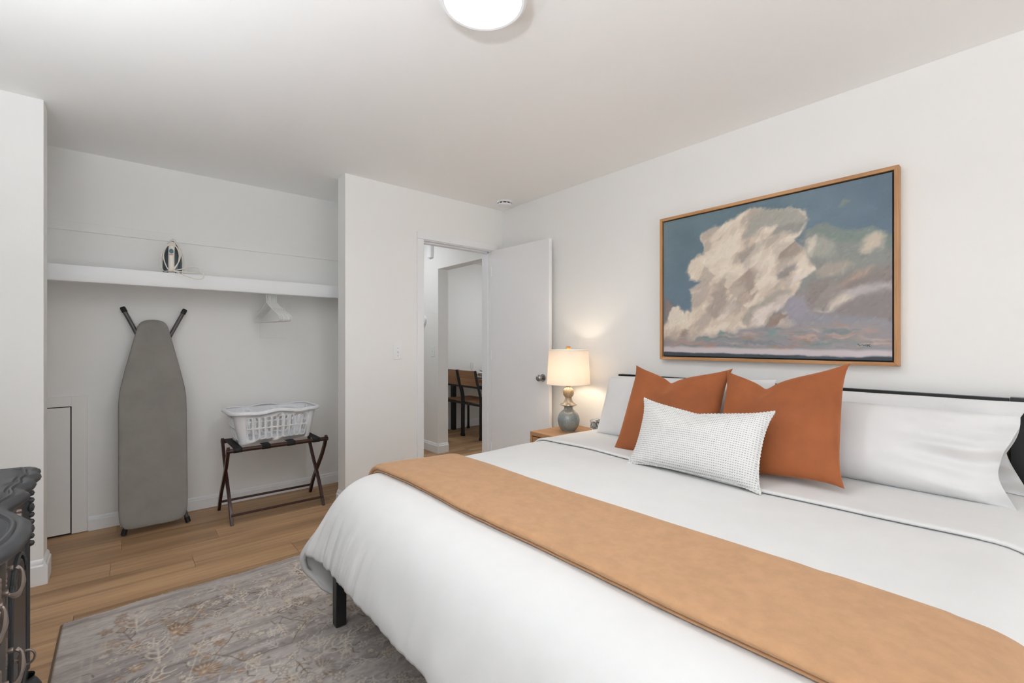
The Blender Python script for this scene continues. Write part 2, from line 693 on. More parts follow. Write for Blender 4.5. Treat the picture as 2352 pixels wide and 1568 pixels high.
MB().box(-0.75, HX, YC - 0.003, YC - 0.0005, 0.0, 0.806).build('gap_liner', M['dark'], hatch)
pl = thing('cover_plate', 'flat white square cover plate behind the hangers', 'wall plate', (0.90, YC, 1.38))
MB().box(0.812, 0.991, YC - 0.005, YC, 1.243, 1.52).build('plate', M['wall'], pl, bevel=0.001)
f = MB()
f.lathe([(0, YC - 0.0065), (0.004, YC - 0.006), (0.004, YC - 0.004)], (0.902, 0, 1.262), 10, axis=1)
f.build('screw', M['trim'], pl)


def switch(name, label, loc, nrm):
    """wall switch; local +x across the plate, -y out of the wall"""
    s = thing(name, label, 'switch', loc, (0, 0, nrm))
    MB().box(-0.036, 0.036, -0.006, 0, -0.058, 0.058).build('plate', M['trim'], s, local=True, bevel=0.003)
    g = MB()
    g.add([(-0.006, -0.006, -0.011), (0.006, -0.006, -0.011), (0.006, -0.006, 0.011), (-0.006, -0.006, 0.011), (-0.005, -0.017, 0.004), (0.005, -0.017, 0.004), (0.005, -0.015, 0.011), (-0.005, -0.015, 0.011)],
          [(0, 1, 5, 4), (1, 2, 6, 5), (2, 3, 7, 6), (3, 0, 4, 7), (4, 5, 6, 7)])
    g.build('toggle', M['trim'], s, local=True)
    for z in (-0.03, 0.03):
        g = MB()
        g.lathe([(0, -0.0072), (0.003, -0.007), (0.003, -0.006)], (0, 0, z), 8, axis=1)
        g.build('screw', M['chrome'], s, local=True)
    return s


switch('light_switch', 'white toggle light switch on the wall beside the doorway', (1.614, YA, 1.134), 0)
switch('light_switch', 'white toggle light switch on the hall wall beyond the doorway', (2.61, 4.405, 1.11), R(-90))

# round thermostat and door chime in the hall
t = thing('thermostat', 'round white thermostat on the hall wall', 'thermostat', (2.61, 4.60, 1.464))
f = MB()
f.lathe([(0, 2.565), (0.03, 2.566), (0.036, 2.572), (0.038, 2.585), (0.040, 2.586)], (0, 4.60, 1.464), 28, axis=0)
f.build('dial', M['plastic'], t)
f = MB()
f.lathe([(0.04, 2.586), (0.050, 2.590), (0.052, 2.600), (0.052, 2.61)], (0, 4.60, 1.464), 28, axis=0)
f.build('backplate', M['plastic'], t)
t = thing('door_chime', 'narrow white door chime box high on the hall wall', 'chime', (2.61, 4.45, 2.21))
MB().box(2.575, 2.61, 4.40, 4.48, 2.15, 2.285).build('cover', M['trim'], t, bevel=0.004)
MB().box(2.573, 2.576, 4.425, 4.455, 2.16, 2.275).build('grille', M['wall'], t, bevel=0.001)

# ------------------------------------------------------------------ ceiling fixtures
# unseen floor uplighter, added to bounce light off the ceiling
tx, ty = -0.42, 0.12
t = thing('added_bounce_lamp', 'black floor uplighter added out of view to bounce light off the ceiling', 'lamp', (tx, ty, 0))
f = MB()
f.lathe([(0, 0.0), (0.13, 0.0), (0.13, 0.012), (0.03, 0.022), (0.012, 0.03), (0.011, 1.66), (0, 1.66)], (tx, ty, 0), 28)
f.build('stand', M['black'], t)
f = MB()
f.lathe([(0.012, 1.65), (0.06, 1.66), (0.12, 1.69), (0.155, 1.74), (0.152, 1.742), (0.115, 1.695), (0.05, 1.67), (0, 1.668)], (tx, ty, 0), 36)
f.build('bowl', M['black'], t)
f = MB()
f.lathe([(0.128, 1.722), (0.128, 1.725), (0, 1.7255)], (tx, ty, 0), 36)
f.build('diffuser', emit('added_bounce_glow', (242, 248, 255), 375.0), t)
lx, ly = 0.934, 1.247
t = thing('ceiling_light', 'round flush white ceiling light glowing over the bed foot', 'light', (lx, ly, H))
f = MB()
f.lathe([(0.126, H - 0.046), (0.132, H - 0.052), (0.141, H - 0.053), (0.149, H - 0.047), (0.153, H - 0.03), (0.153, H)], (lx, ly, 0), 64)
f.build('rim', M['trim'], t)
f = MB()
f.lathe([(0, H - 0.050), (0.06, H - 0.050), (0.10, H - 0.049), (0.126, H - 0.045), (0.128, H - 0.02)], (lx, ly, 0), 64)
f.build('diffuser', emit('lit_diffuser', (252, 253, 255), 50.0), t)

t = thing('smoke_detector', 'small round white smoke detector on the ceiling above the door', 'detector', (2.50, 3.03, H))
f = MB()
f.lathe([(0.068, H), (0.068, H - 0.010), (0.062, H - 0.013)], (2.50, 3.03, 0), 40)
f.lathe([(0.054, H - 0.020), (0.060, H - 0.021), (0.060, H - 0.026), (0.052, H - 0.034), (0.030, H - 0.038), (0, H - 0.038)], (2.50, 3.03, 0), 40)
f.build('housing', M['plastic'], t, angle=50)
f = MB()
f.lathe([(0.050, H - 0.010), (0.0545, H - 0.013), (0.0545, H - 0.021), (0.05, H - 0.022)], (2.50, 3.03, 0), 40)
f.build('vent_ring', M['dark'], t)
for k in range(10):
    a = k * 2 * PI / 10
    f = MB()
    f.tube([(2.50 + 0.057 * math.cos(a), 3.03 + 0.057 * math.sin(a), H - 0.011), (2.50 + 0.057 * math.cos(a), 3.03 + 0.057 * math.sin(a), H - 0.022)], 0.005, 6)
    f.build('vent_bar', M['plastic'], t)
f = MB()
f.lathe([(0.007, H - 0.038), (0.007, H - 0.0395), (0, H - 0.040)], (2.49, 3.015, 0), 12)
f.build('test_button', M['trim'], t)

t = thing('added_hall_light', 'round white flush light added out of view on the hall ceiling', 'light', (1.95, 4.5, H))  # hidden lamp added to brighten the hall
f = MB()
f.lathe([(0.13, H), (0.13, H - 0.02), (0.125, H - 0.03)], (1.95, 4.5, 0), 32)
f.build('rim', M['trim'], t)
f = MB()
f.lathe([(0.124, H - 0.028), (0.09, H - 0.055), (0, H - 0.06)], (1.95, 4.5, 0), 32)
f.build('diffuser', emit('added_hall_glow', (246, 250, 255), 36.0), t)
t = thing('added_dining_light', 'round white flush light added out of view on the dining room ceiling', 'light', (4.0, 4.3, 2.35))  # hidden lamp added to brighten the dining room
f = MB()
f.lathe([(0.13, 2.35), (0.13, 2.33), (0.125, 2.32)], (4.0, 4.3, 0), 32)
f.build('rim', M['trim'], t)
f = MB()
f.lathe([(0.124, 2.322), (0.09, 2.295), (0, 2.29)], (4.0, 4.3, 0), 32)
f.build('diffuser', emit('added_dining_glow', (244, 249, 255), 58.0), t)

# ------------------------------------------------------------------ bed
BX0, BX1, BY0, BY1 = 0.674, 2.62, -0.02, 1.963      # frame outside
bed = thing('platform_bed', 'black metal bed with a low wide headboard against the wall', 'bed', (1.65, 0.97, 0))
for x in (BX0, 2.30):
    for y in (BY0, BY1 - 0.044):
        MB().box(x, x + 0.044, y, y + 0.044, 0.013 if x < 2 else 0, 0.36).build('leg', M['black'], bed, bevel=0.003)
MB().box(1.45, 1.494, 0.95, 0.994, 0.013, 0.30).build('leg', M['black'], bed, bevel=0.003)
MB().box(BX0, BX0 + 0.03, BY0 + 0.044, BY1 - 0.044, 0.30, 0.36).build('foot_rail', M['black'], bed, bevel=0.003)
for y in (BY0, BY1 - 0.03):
    MB().box(BX0 + 0.044, 2.60, y, y + 0.03, 0.30, 0.36).build('side_rail', M['black'], bed, bevel=0.003)
for k in range(9):
    x = 0.80 + k * 0.2
    MB().box(x, x + 0.04, BY0 + 0.03, BY1 - 0.03, 0.345, 0.36).build('slat', M['black'], bed, bevel=0.001)
HBZ = 0.99
pm = MB().box(2.600, 2.645, -0.035, 0.088, 0, HBZ + 0.004)
pm.build('head_post', M['headboard'], bed, bevel=0.002)
pm = MB().box(2.600, 2.645, 1.83, 1.915, 0, HBZ)
pm.build('head_post', M['headboard'], bed, bevel=0.002)
for z0, z1 in ((0.81, HBZ), (0.56, 0.70), (0.32, 0.45)):
    MB().box(2.608, 2.636, 0.090, 1.828, z0, z1).build('headboard_rail', M['headboard'], bed, bevel=0.002)
MB().box(2.6365, 2.644, 0.06, 0.14, 0.50, 0.81).build('backing_strip', M['brown'], bed)
m = MB().box(0.70, 2.595, 0.015, 1.93, 0.362, 0.605)
tag(m.build('mattress', M['white_cloth'], org=(1.65, 0.97, 0.362), bevel=0.05), 'thick white king mattress under the duvet', 'mattress')

TOPZ = 0.632
# flat part of the duvet: x 0.86..2.52, y 0.10..1.86 ; it rolls over at foot and sides
FX, NY, FY = 0.885, 0.115, 1.865


_t = np.linspace(0, 1, 201)
_phi = PI / 2 * (_t * _t * (3 - 2 * _t))
_co = np.concatenate([[0], np.cumsum((np.cos(_phi)[1:] + np.cos(_phi)[:-1]) / 2)])
_si = np.concatenate([[0], np.cumsum((np.sin(_phi)[1:] + np.sin(_phi)[:-1]) / 2)])
_co, _si = _co / _co[-1], _si / _si[-1]


def roll(t):
    """rounded edge without a curvature jump: 0..1 along the arc -> (out, down) fractions"""
    t = np.clip(t, 0, 1)
    return np.interp(t, _t, _co), np.interp(t, _t, _si)


def quarter(d, a, b, slope=0.06):
    """distance over the rounded edge -> (out, down)"""
    L = PI / 2 * math.sqrt((a * a + b * b) / 2)
    d = np.asarray(d, float)
    o_, dn = roll(d / L)
    e = np.maximum(d - L, 0)
    return a * o_ + slope * e, b * dn + e


def sstep(a, b, x):
    t = np.clip((x - a) / (b - a), 0, 1)
    return t * t * (3 - 2 * t)


def hump(x, y):
    """soft unevenness of the duvet top"""
    return (0.006 * np.sin(3.1 * x + 1.7 * y + 0.4) * np.sin(2.3 * y - 1.2 * x) + 0.003 * np.sin(7.3 * x - 3.0 * y)
            + 0.0022 * np.sin(13 * x + 5 * y + 2 * np.sin(4 * y)) * sstep(1.3, 2.0, x) - 0.004 * np.exp(-((x - 0.97) / 0.05) ** 2) * 0)


def make_duvet():
    nx, ny = 120, 300
    xs = np.linspace(FX, 2.55, nx)
    ys = np.linspace(NY, FY, ny)
    X, Y = np.meshgrid(xs, ys, indexing='ij')
    Z = TOPZ + hump(X, Y)
    mb = MB()
    mb.grid(np.stack([X, Y, Z], -1))
    # open path around: head/far -> far foot corner -> foot -> near corner -> head/near
    path = []          # (inner vertex index, base x, base y, theta)  theta 0 = +y (far side), 90 = -x (foot), 180 = -y (near)
    for i in range(nx - 1, 0, -1):
        path.append((i * ny + ny - 1, xs[i], FY, 0.0))
    for k in range(41):
        path.append((0 * ny + ny - 1, FX, FY, 90.0 * k / 40))
    for j in range(ny - 2, 0, -1):
        path.append((j, FX, ys[j], 90.0))
    for k in range(31):
        path.append((0, FX, NY, 90 + 90.0 * k / 30))
    for i in range(1, nx):
        path.append((i * ny, xs[i], NY, 180.0))
    m = 46
    n = len(path)
    th = np.array([p[3] for p in path])
    bx = np.array([p[1] for p in path])
    by = np.array([p[2] for p in path])
    s = np.concatenate([[0], np.cumsum(np.hypot(np.diff(bx), np.diff(by)) + np.abs(np.diff(th)) * PI / 180 * 0.22)])
    # how far the cloth reaches beyond the flat part and how deep it hangs
    c, sn = np.cos(np.radians(th)), np.sin(np.radians(th))
    foot = np.abs(sn)
    af, bf = 0.25, 0.225      # foot roll
    asd, bsd = 0.145, 0.15    # side roll
    q = 2.6
    a = 1.0 / ((foot / af) ** q + (np.abs(c) / asd) ** q) ** (1 / q)
    bb = bsd + (bf - bsd) * foot ** 2
    hem_foot, hem_side = 0.335, 0.115
    far = th <= 90
    k = np.where(far, sstep(0.80, 0.93, foot), sstep(0.42, 0.8, foot))
    hem = hem_side + (hem_foot - hem_side) * k
    hem = hem + 0.003 * np.sin(s * 9.0) + 0.002 * np.sin(s * 23)
    corner = np.exp(-((th - 54) / 30.0) ** 2) * far + np.exp(-((th - 135) / 30.0) ** 2) * (~far)
    Lq = PI / 2 * np.sqrt((a * a + bb * bb) / 2)
    total = Lq + (TOPZ - bb - hem)
    t = np.linspace(0, 1, m + 1)[1:]
    D = total[:, None] * t[None]
    ro, rd = roll(D / Lq[:, None])
    e = np.maximum(D - Lq[:, None], 0)
    out = a[:, None] * ro
    down = bb[:, None] * rd + e
    zz = TOPZ - down
    # flare: corner kicks out, the long side drape curls back in near its hem
    fl_ = 0.02 + 0.03 * foot + 0.11 * corner
    out = out + fl_[:, None] * sstep(0.02, 0.34, down - 0.03) * (0.55 + 0.45 * sstep(0, 0.35, down))
    side = 1 - k
    out = out - side[:, None] * 0.10 * sstep(0.30, 0.10, zz)
    # hem tucks under slightly
    out = out - 0.022 * (t[None] ** 10)
    # folds
    w = sstep(0.03, 0.30, down)
    near_corner = (0.16 + np.exp(-((s - s[np.argmin(np.abs(th - 60))]) / 0.45) ** 2))[:, None]
    f1 = np.sin((s * 96 + 3 * np.sin(s * 7))[:, None] + 1.2 * t[None]) * 0.0032
    f2 = np.sin((s * 205 + 2.5 * np.sin(s * 11))[:, None] + 3 * t[None]) * 0.0014
    f3 = np.sin(s * 11 + 1.0)[:, None] * 0.006
    gath = side[:, None] * np.sin((s * 40)[:, None] + 60 * zz) * 0.005 * sstep(0.33, 0.24, zz)
    drift = np.tile((s / s[-1])[:, None], (1, m)) + 0.012 * t[None]
    tabn = fbm(1400, 8, (150, 2), 77, 3) - 0.5
    tabw = fbm(400, 8, (34, 2), 79, 2) - 0.5
    c0_, fr_ = np.floor(t * 6.99).astype(int).clip(0, 6), (t * 6.99) % 1.0
    def look(tab, d_):
        d_ = d_.clip(0, tab.shape[0] - 2)
        i_ = d_.astype(int)
        g_ = d_ - i_
        A_ = tab[i_, c0_[None]] * (1 - g_) + tab[i_ + 1, c0_[None]] * g_
        B_ = tab[i_, c0_[None] + 1] * (1 - g_) + tab[i_ + 1, c0_[None] + 1] * g_
        return A_ * (1 - fr_[None]) + B_ * fr_[None]
    f4 = look(tabn, drift * 1300) * 0.012
    f5 = look(tabw, drift * 380) * 0.022
    out = out + w * (near_corner * (f1 + f2) + 0.6 * f3 + f4 * (0.5 + near_corner) + f5) + gath
    dx = -sn[:, None] * out
    dy = c[:, None] * out
    X2 = bx[:, None] + dx
    Y2 = by[:, None] + dy
    hz = hump(bx, by)[:, None] * (1 - t[None])
    # pull lines radiating over the roll
    P = np.stack([X2, Y2, zz + hz], -1)
    base = len(mb.v)
    mb.v += [tuple(p) for p in P.reshape(-1, 3).tolist()]
    for i in range(n - 1):
        i0, i1 = path[i][0], path[i + 1][0]
        A, B = base + i * m, base + (i + 1) * m
        if i0 == i1:
            mb.f.append((i0, B, A))
        else:
            mb.f.append((i0, i1, B, A))
        for j in range(m - 1):
            mb.f.append((A + j, B + j, B + j + 1, A + j + 1))
    return mb


dv = make_duvet().build('duvet', M['white_cloth'], org=(1.6, 0.97, 0.62), angle=80)
md = dv.modifiers.new('solid', 'SOLIDIFY')
md.thickness = 0.022
md.offset = -1
md.use_rim = True
tag(dv, 'plain white duvet spread over the bed and hanging past its foot', 'duvet')


def bed_path(off, drop_far, drop_near, n=160):
    """points (y, z) across the bed from the far side over the top to the near side"""
    a, b = 0.145, 0.15
    L = PI / 2 * math.sqrt((a * a + b * b) / 2)
    pts = []
    for d in np.linspace(drop_far, 0, 22, endpoint=False):
        o_, dn = quarter(d, a + off, b + off, 0.10)
        pts.append((FY + float(o_), TOPZ + off - float(dn)))
    for y in np.linspace(FY, NY, n):
        pts.append((y, TOPZ + off))
    for d in np.linspace(0, drop_near, 22)[1:]:
        o_, dn = quarter(d, a + off, b + off, 0.10)
        pts.append((NY - float(o_), TOPZ + off - float(dn)))
    return np.array(pts)


def draped_band(profile, drop_far, drop_near, wob=None, seed=1):
    """closed profile [(x, height above duvet)] swept across the bed"""
    P = bed_path(0.0, drop_far, drop_near)
    d = np.gradient(P, axis=0)
    d /= np.linalg.norm(d, axis=1)[:, None]
    nrm = np.stack([-d[:, 1], d[:, 0]], -1)
    nrm *= np.where(nrm[:, 1:2] < 0, -1, 1)
    # outward normal for the vertical ends
    nrm = np.where((P[:, :1] > FY), np.abs(nrm), nrm)
    nrm[P[:, 0] < NY, 0] = -np.abs(nrm[P[:, 0] < NY, 0])
    rows_ = []
    for i in range(len(P)):
        row = []
        for (x, h) in profile:
            xx = x + (wob(P[i, 0], x) if wob else 0)
            z_h = hump(xx, P[i, 0]) if NY < P[i, 0] < FY else hump(xx, np.clip(P[i, 0], NY, FY)) * 0.6
            row.append((xx, P[i, 0] + nrm[i, 0] * h, P[i, 1] + nrm[i, 1] * h + z_h))
        rows_.append(row)
    Q = np.array(rows_)
    mb = MB()
    base = len(mb.v)
    mb.grid(Q, closed_v=True)
    k = len(profile)
    mb.f.append(tuple(range(base, base + k)))
    mb.f.append(tuple(range(base + (len(P) - 1) * k, base + len(P) * k))[::-1])
    return mb


# the sheet turned back over the duvet below the pillows
SX = 1.865
prof = [(2.54, 0.004)] + [(x, 0.004) for x in np.linspace(2.4, SX + 0.02, 12)] + [(SX + 0.004, 0.0045), (SX, 0.008), (SX - 0.001, 0.012), (SX + 0.004, 0.016), (SX + 0.014, 0.017)]
prof += [(x, 0.014 if x > 1.93 else 0.0155) for x in np.linspace(SX + 0.03, 2.4, 16)] + [(2.54, 0.013)]
sheet = draped_band(prof, 0.50, 0.50, lambda y, x: 0.006 * math.sin(5 * y) + 0.004 * math.sin(13 * y + 1))
tag(sheet.build('top_sheet', M['white_cloth'], org=(2.2, 0.97, 0.64), angle=70), 'white top sheet turned back below the pillows', 'sheet')

# folded fleece throw along the foot of the bed
T0, T1 = 0.868, 1.275
pf = [(T1, 0.004), (1.20, 0.002), (1.10, 0.002), (1.0, 0.002), (0.93, 0.002), (T0 + 0.02, 0.001), (T0 + 0.006, 0.003), (T0 + 0.002, 0.008), (T0 + 0.005, 0.0115), (T0 + 0.010, 0.0125), (T0 + 0.002, 0.0145), (T0 - 0.005, 0.021), (T0 - 0.004, 0.029), (T0 + 0.005, 0.0355), (T0 + 0.02, 0.038)]
pf += [(x, 0.0365 - 0.010 * sstep(0.90, 1.2, x)) for x in np.linspace(0.91, 1.24, 22)]
pf += [(T1 - 0.010, 0.0235), (T1 - 0.002, 0.019), (T1 + 0.001, 0.012)]
thr = draped_band(pf, 0.14, 0.42, lambda y, x: (0.010 * math.sin(2.2 * y + 0.4) + 0.004 * math.sin(9 * y)) * (1.0 if x < 1.0 else 0.5))
# soft dents in the pile
vv = np.array(thr.v)
rg = np.random.default_rng(3)
topm = vv[:, 2] > TOPZ - 0.3
dz = np.zeros(len(vv))
for k in range(70):
    cx, cy, r, a_ = rg.uniform(0.85, 1.3), rg.uniform(0, 1.95), rg.uniform(0.02, 0.10), rg.uniform(-0.0028, 0.0024)
    ang = rg.uniform(-0.6, 0.6)
    u_ = (vv[:, 0] - cx) * math.cos(ang) + (vv[:, 1] - cy) * math.sin(ang)
    w_ = -(vv[:, 0] - cx) * math.sin(ang) + (vv[:, 1] - cy) * math.cos(ang)
    dz += a_ * np.exp(-(u_ / (r * 0.45)) ** 2 - (w_ / (r * 1.6)) ** 2)
vv[:, 2] += dz * topm
thr.v = vv.tolist()
tag(thr.build('throw_blanket', M['blanket'], org=(1.07, 0.97, 0.64), angle=80, subsurf=1), 'tan fleece throw folded lengthwise across the foot of the bed', 'blanket')


# ------------------------------------------------------------------ pillows
def pillow_mesh(W, Hh, T, n=44, pinch=0.05, dent=0.0, dent_x=0.0, dent_w=0.30, puff=0.42, seed=0, wr=0.004, open_end=0, slump=0.0, ears=0.0, fold=0.0):
    """local: x across, z up (0 = bottom), front towards -y"""
    rg = np.random.default_rng(seed)
    u = np.sin(np.linspace(-1, 1, n) * PI / 2 * 0.96) / math.sin(PI / 2 * 0.96)
    U, V = np.meshgrid(u, u, indexing='ij')
    px = W / 2 * U * (1 - pinch * (1 - V ** 2) ** 1.0)
    pz = Hh / 2 * V * (1 - pinch * 1.2 * (1 - U ** 2))
    # corner ears
    ear = (np.abs(U) ** 6) * (np.abs(V) ** 6)
    px = px + ears * np.sign(U) * ear
    pz = pz + ears * np.sign(V) * ear
    th = ((1 - U ** 2) * (1 - V ** 2)).clip(0, 1) ** puff
    th = th * T / 2
    th = th * (1 + 0.25 * slump * (-V))
    if dent:
        d = np.exp(-((U - dent_x) / dent_w) ** 2)
        vee = np.where(U < dent_x, (U + 1) / (dent_x + 1), (1 - U) / (1 - dent_x)).clip(0, 1)
        vee = 0.65 * vee + 0.35 * np.exp(-np.abs((U - dent_x) / (dent_w * 0.6)))
        top = sstep(-0.4, 1.0, V)
        pz = pz - dent * vee * top
        th = th * (1 - 0.30 * d * sstep(0.2, 1, V)) + 0.10 * T * d * np.exp(-((V - 0.35) / 0.4) ** 2)
    nz = fbm(n, n, (3, 3), seed, 3) - 0.5
    rip = np.zeros_like(U)
    for k in range(9):
        a = rg.uniform(0, 2 * PI)
        cx, cz = rg.uniform(-0.8, 0.8), rg.uniform(-0.8, 0.8)
        uu = (U - cx) * math.cos(a) + (V - cz) * math.sin(a)
        ww = -(U - cx) * math.sin(a) + (V - cz) * math.cos(a)
        rip += rg.uniform(-1, 1) * np.exp(-(uu / 0.10) ** 2 - (ww / 0.5) ** 2)
    inner = ((1 - U ** 2) * (1 - V ** 2)).clip(0, 1) ** 0.35
    th_f = th + inner * (nz * wr * 3 + rip * wr)
    if open_end:
        # gathered folds fanning from the open mouth of the case
        s = open_end * U
        g = sstep(0.25, 1.0, s)
        foldw = np.sin(7.0 * V + 2.2 * s + 1.3 * np.sin(4 * V + seed)) + 0.6 * np.sin(15 * V + 3 * s + seed)
        th_f = th_f + 0.022 * g * foldw * (0.3 + inner)
        m_end = sstep(0.70, 1.0, s)
        mouth = (1 - V ** 2).clip(0, 1) ** 0.5
        th_f = th_f * (1 - m_end) + m_end * (mouth * (0.030 + 0.020 * np.sin(6 * V + seed) + 0.010 * np.sin(14 * V)))
        th_b = th * 0.9 * (1 - m_end) + m_end * mouth * (0.014 + 0.010 * np.sin(5 * V + 2 * seed))
        px = px + open_end * 0.020 * m_end * np.sin(3 * V + seed)
        pz = pz * (1 - 0.04 * g)
    else:
        th_b = th * 0.9
    F = np.stack([px, -th_f, pz + Hh / 2], -1)
    B = np.stack([px, th_b, pz + Hh / 2], -1)
    mb = MB()
    mb.grid(F, flip=False)
    nb = n * n
    idx = np.arange(n * n).reshape(n, n)
    back = idx + nb
    edge = np.zeros((n, n), bool)
    edge[0], edge[-1], edge[:, 0], edge[:, -1] = True, True, True, True
    mb.v += B.reshape(-1, 3).tolist()
    if open_end:
        # mouth left open: everything but the open side shares its rim
        e2 = edge.copy()
        if open_end > 0:
            e2[-1, 1:-1] = False
        else:
            e2[0, 1:-1] = False
        bk = np.where(e2, idx, back)
    else:
        bk = np.where(edge, idx, back)
    q = np.stack([bk[:-1, :-1], bk[1:, :-1], bk[1:, 1:], bk[:-1, 1:]], -1).reshape(-1, 4)
    mb.f += [tuple(int(i) for i in r) for r in q]
    return mb, F


def place_pillow(name, mesh, mat, label, loc, tilt, yaw=0.0, roll=0.0, group=None, cat='pillow', sub=1):
    o = mesh.build(name, mat, local=True, angle=80, subsurf=sub)
    o.matrix_world = Matrix.Translation(loc) @ Matrix.Rotation(R(-90 + yaw), 4, 'Z') @ Matrix.Rotation(R(-tilt), 4, 'X') @ Matrix.Rotation(R(roll), 4, 'Y')
    return tag(o, label, cat, group)


SZ = TOPZ + 0.012
mesh, _ = pillow_mesh(0.90, 0.36, 0.14, seed=11, open_end=1, slump=0.4, wr=0.003)
place_pillow('bed_pillow', mesh, M['pillow_cloth'], 'white pillow standing upright against the headboard behind the crumpled one', (2.515, 0.505, SZ - 0.01), 6)
mesh, _ = pillow_mesh(0.92, 0.345, 0.20, seed=12, open_end=1, slump=0.8, wr=0.008, pinch=0.04)
place_pillow('bed_pillow', mesh, M['pillow_cloth'], 'white pillow with a crumpled open end leaning beside the rust cushion', (2.295, 0.53, SZ - 0.012), 22, 0)
mesh, _ = pillow_mesh(1.04, 0.365, 0.13, seed=13, open_end=-1, slump=0.4, wr=0.003)
place_pillow('bed_pillow', mesh, M['pillow_cloth'], 'white pillow upright against the headboard on the lamp side, its corner sticking out', (2.52, 1.405, SZ - 0.005), 5, 0, -1.5)
mesh, _ = pillow_mesh(0.90, 0.37, 0.17, seed=14, open_end=0, slump=0.6, wr=0.003, pinch=0.03)
place_pillow('bed_pillow', mesh, M['pillow_cloth'], 'smooth white pillow leaning between the lamp and the rust cushion', (2.285, 1.40, SZ - 0.010), 21)

CU = 'rust velvet cushions on the bed'
mesh, _ = pillow_mesh(0.49, 0.485, 0.17, seed=21, dent=0.085, dent_x=-0.10, pinch=0.02, wr=0.007, ears=0.02)
place_pillow('throw_pillow', mesh, M['rust'], 'rust velvet cushion half hidden behind the other rust cushion', (2.03, 1.245, SZ - 0.004), 30, 6, 0)
mesh, _ = pillow_mesh(0.475, 0.49, 0.17, seed=22, dent=0.095, dent_x=-0.22, pinch=0.02, wr=0.007, ears=0.02)
place_pillow('throw_pillow', mesh, M['rust'], 'rust velvet cushion in front of the crumpled white pillow, top chopped into a V', (2.03, 0.735, SZ + 0.012), 30, -4, -7)


def woven_mat():
    t = NT('grey_white_weave', (232, 232, 230), 0.9, spec=0.2)
    v = t.coord()
    sx = t.n('ShaderNodeSeparateXYZ')
    t.l(v, sx.inputs[0])

    def wave(sock, f, ph=0.0):
        a = t.n('ShaderNodeMath', operation='MULTIPLY_ADD')
        a.inputs[1].default_value = f
        a.inputs[2].default_value = ph
        t.l(sock, a.inputs[0])
        s = t.n('ShaderNodeMath', operation='SINE')
        t.l(a.outputs[0], s.inputs[0])
        return s.outputs[0]
    wx = wave(sx.outputs['X'], 2 * PI / 0.0088)
    wz = wave(sx.outputs['Z'], 2 * PI / 0.0092)
    n1 = t.noise(v, 60, 2)
    # dark thread dashes in rows
    a = t.n('ShaderNodeMath', operation='GREATER_THAN')
    a.inputs[1].default_value = 0.52
    t.l(wz, a.inputs[0])
    b = t.n('ShaderNodeMath', operation='GREATER_THAN')
    b.inputs[1].default_value = -0.35
    t.l(wx, b.inputs[0])
    ab = t.n('ShaderNodeMath', operation='MULTIPLY')
    t.l(a.outputs[0], ab.inputs[0])
    t.l(b.outputs[0], ab.inputs[1])
    sc = t.n('ShaderNodeMath', operation='MULTIPLY_ADD')
    sc.inputs[1].default_value = 1.0
    sc.inputs[2].default_value = 0.0
    t.l(n1, sc.inputs[0])
    abn = t.n('ShaderNodeMath', operation='MULTIPLY')
    t.l(ab.outputs[0], abn.inputs[0])
    t.l(sc.outputs[0], abn.inputs[1])
    t.color(t.mix((226, 226, 224), (70, 74, 78), abn.outputs[0]))
    h = t.n('ShaderNodeMath', operation='MULTIPLY')
    t.l(wx, h.inputs[0])
    t.l(wz, h.inputs[1])
    t.bump(h.outputs[0], 0.35, 0.002)
    return t.m


mesh, F = pillow_mesh(0.565, 0.305, 0.15, seed=31, pinch=0.055, wr=0.002, ears=0.012, dent=0.03, dent_x=-0.05, dent_w=0.6)
lum = thing('lumbar_pillow', 'small oblong white and grey woven cushion in front of the rust cushions', 'pillow')
lum.matrix_world = Matrix.Translation((1.835, 0.995, SZ)) @ Matrix.Rotation(R(-90 + 1), 4, 'Z') @ Matrix.Rotation(R(-26), 4, 'X')
mesh.build('cover', woven_mat(), lum, local=True, angle=80, subsurf=1)
n_ = F.shape[0]
rim = np.concatenate([F[:, 0], F[-1, 1:], F[::-1, -1][1:], F[0, ::-1][1:-1]])
rim[:, 1] = 0.0
seg_, tot_ = [], 0
rope = []
for i in range(len(rim)):
    p, q2 = rim[i], rim[(i + 1) % len(rim)]
    L_ = np.linalg.norm(q2 - p)
    for s_ in np.arange(0, 1, max(0.02, 0.004 / max(L_, 1e-5))):
        rope.append(p + (q2 - p) * s_)
rope = np.array(rope)
rr_ = 0.0052 + 0.0014 * np.sin(np.arange(len(rope)) * 1.6)
pm = MB()
pm.tube(rope, rr_, 6, closed=True)
pm.build('rope_piping', fabric('rope_cotton', (228, 228, 226), 0.9, 0.1, 700, 0.3, 0.12, 120), lum, local=True)

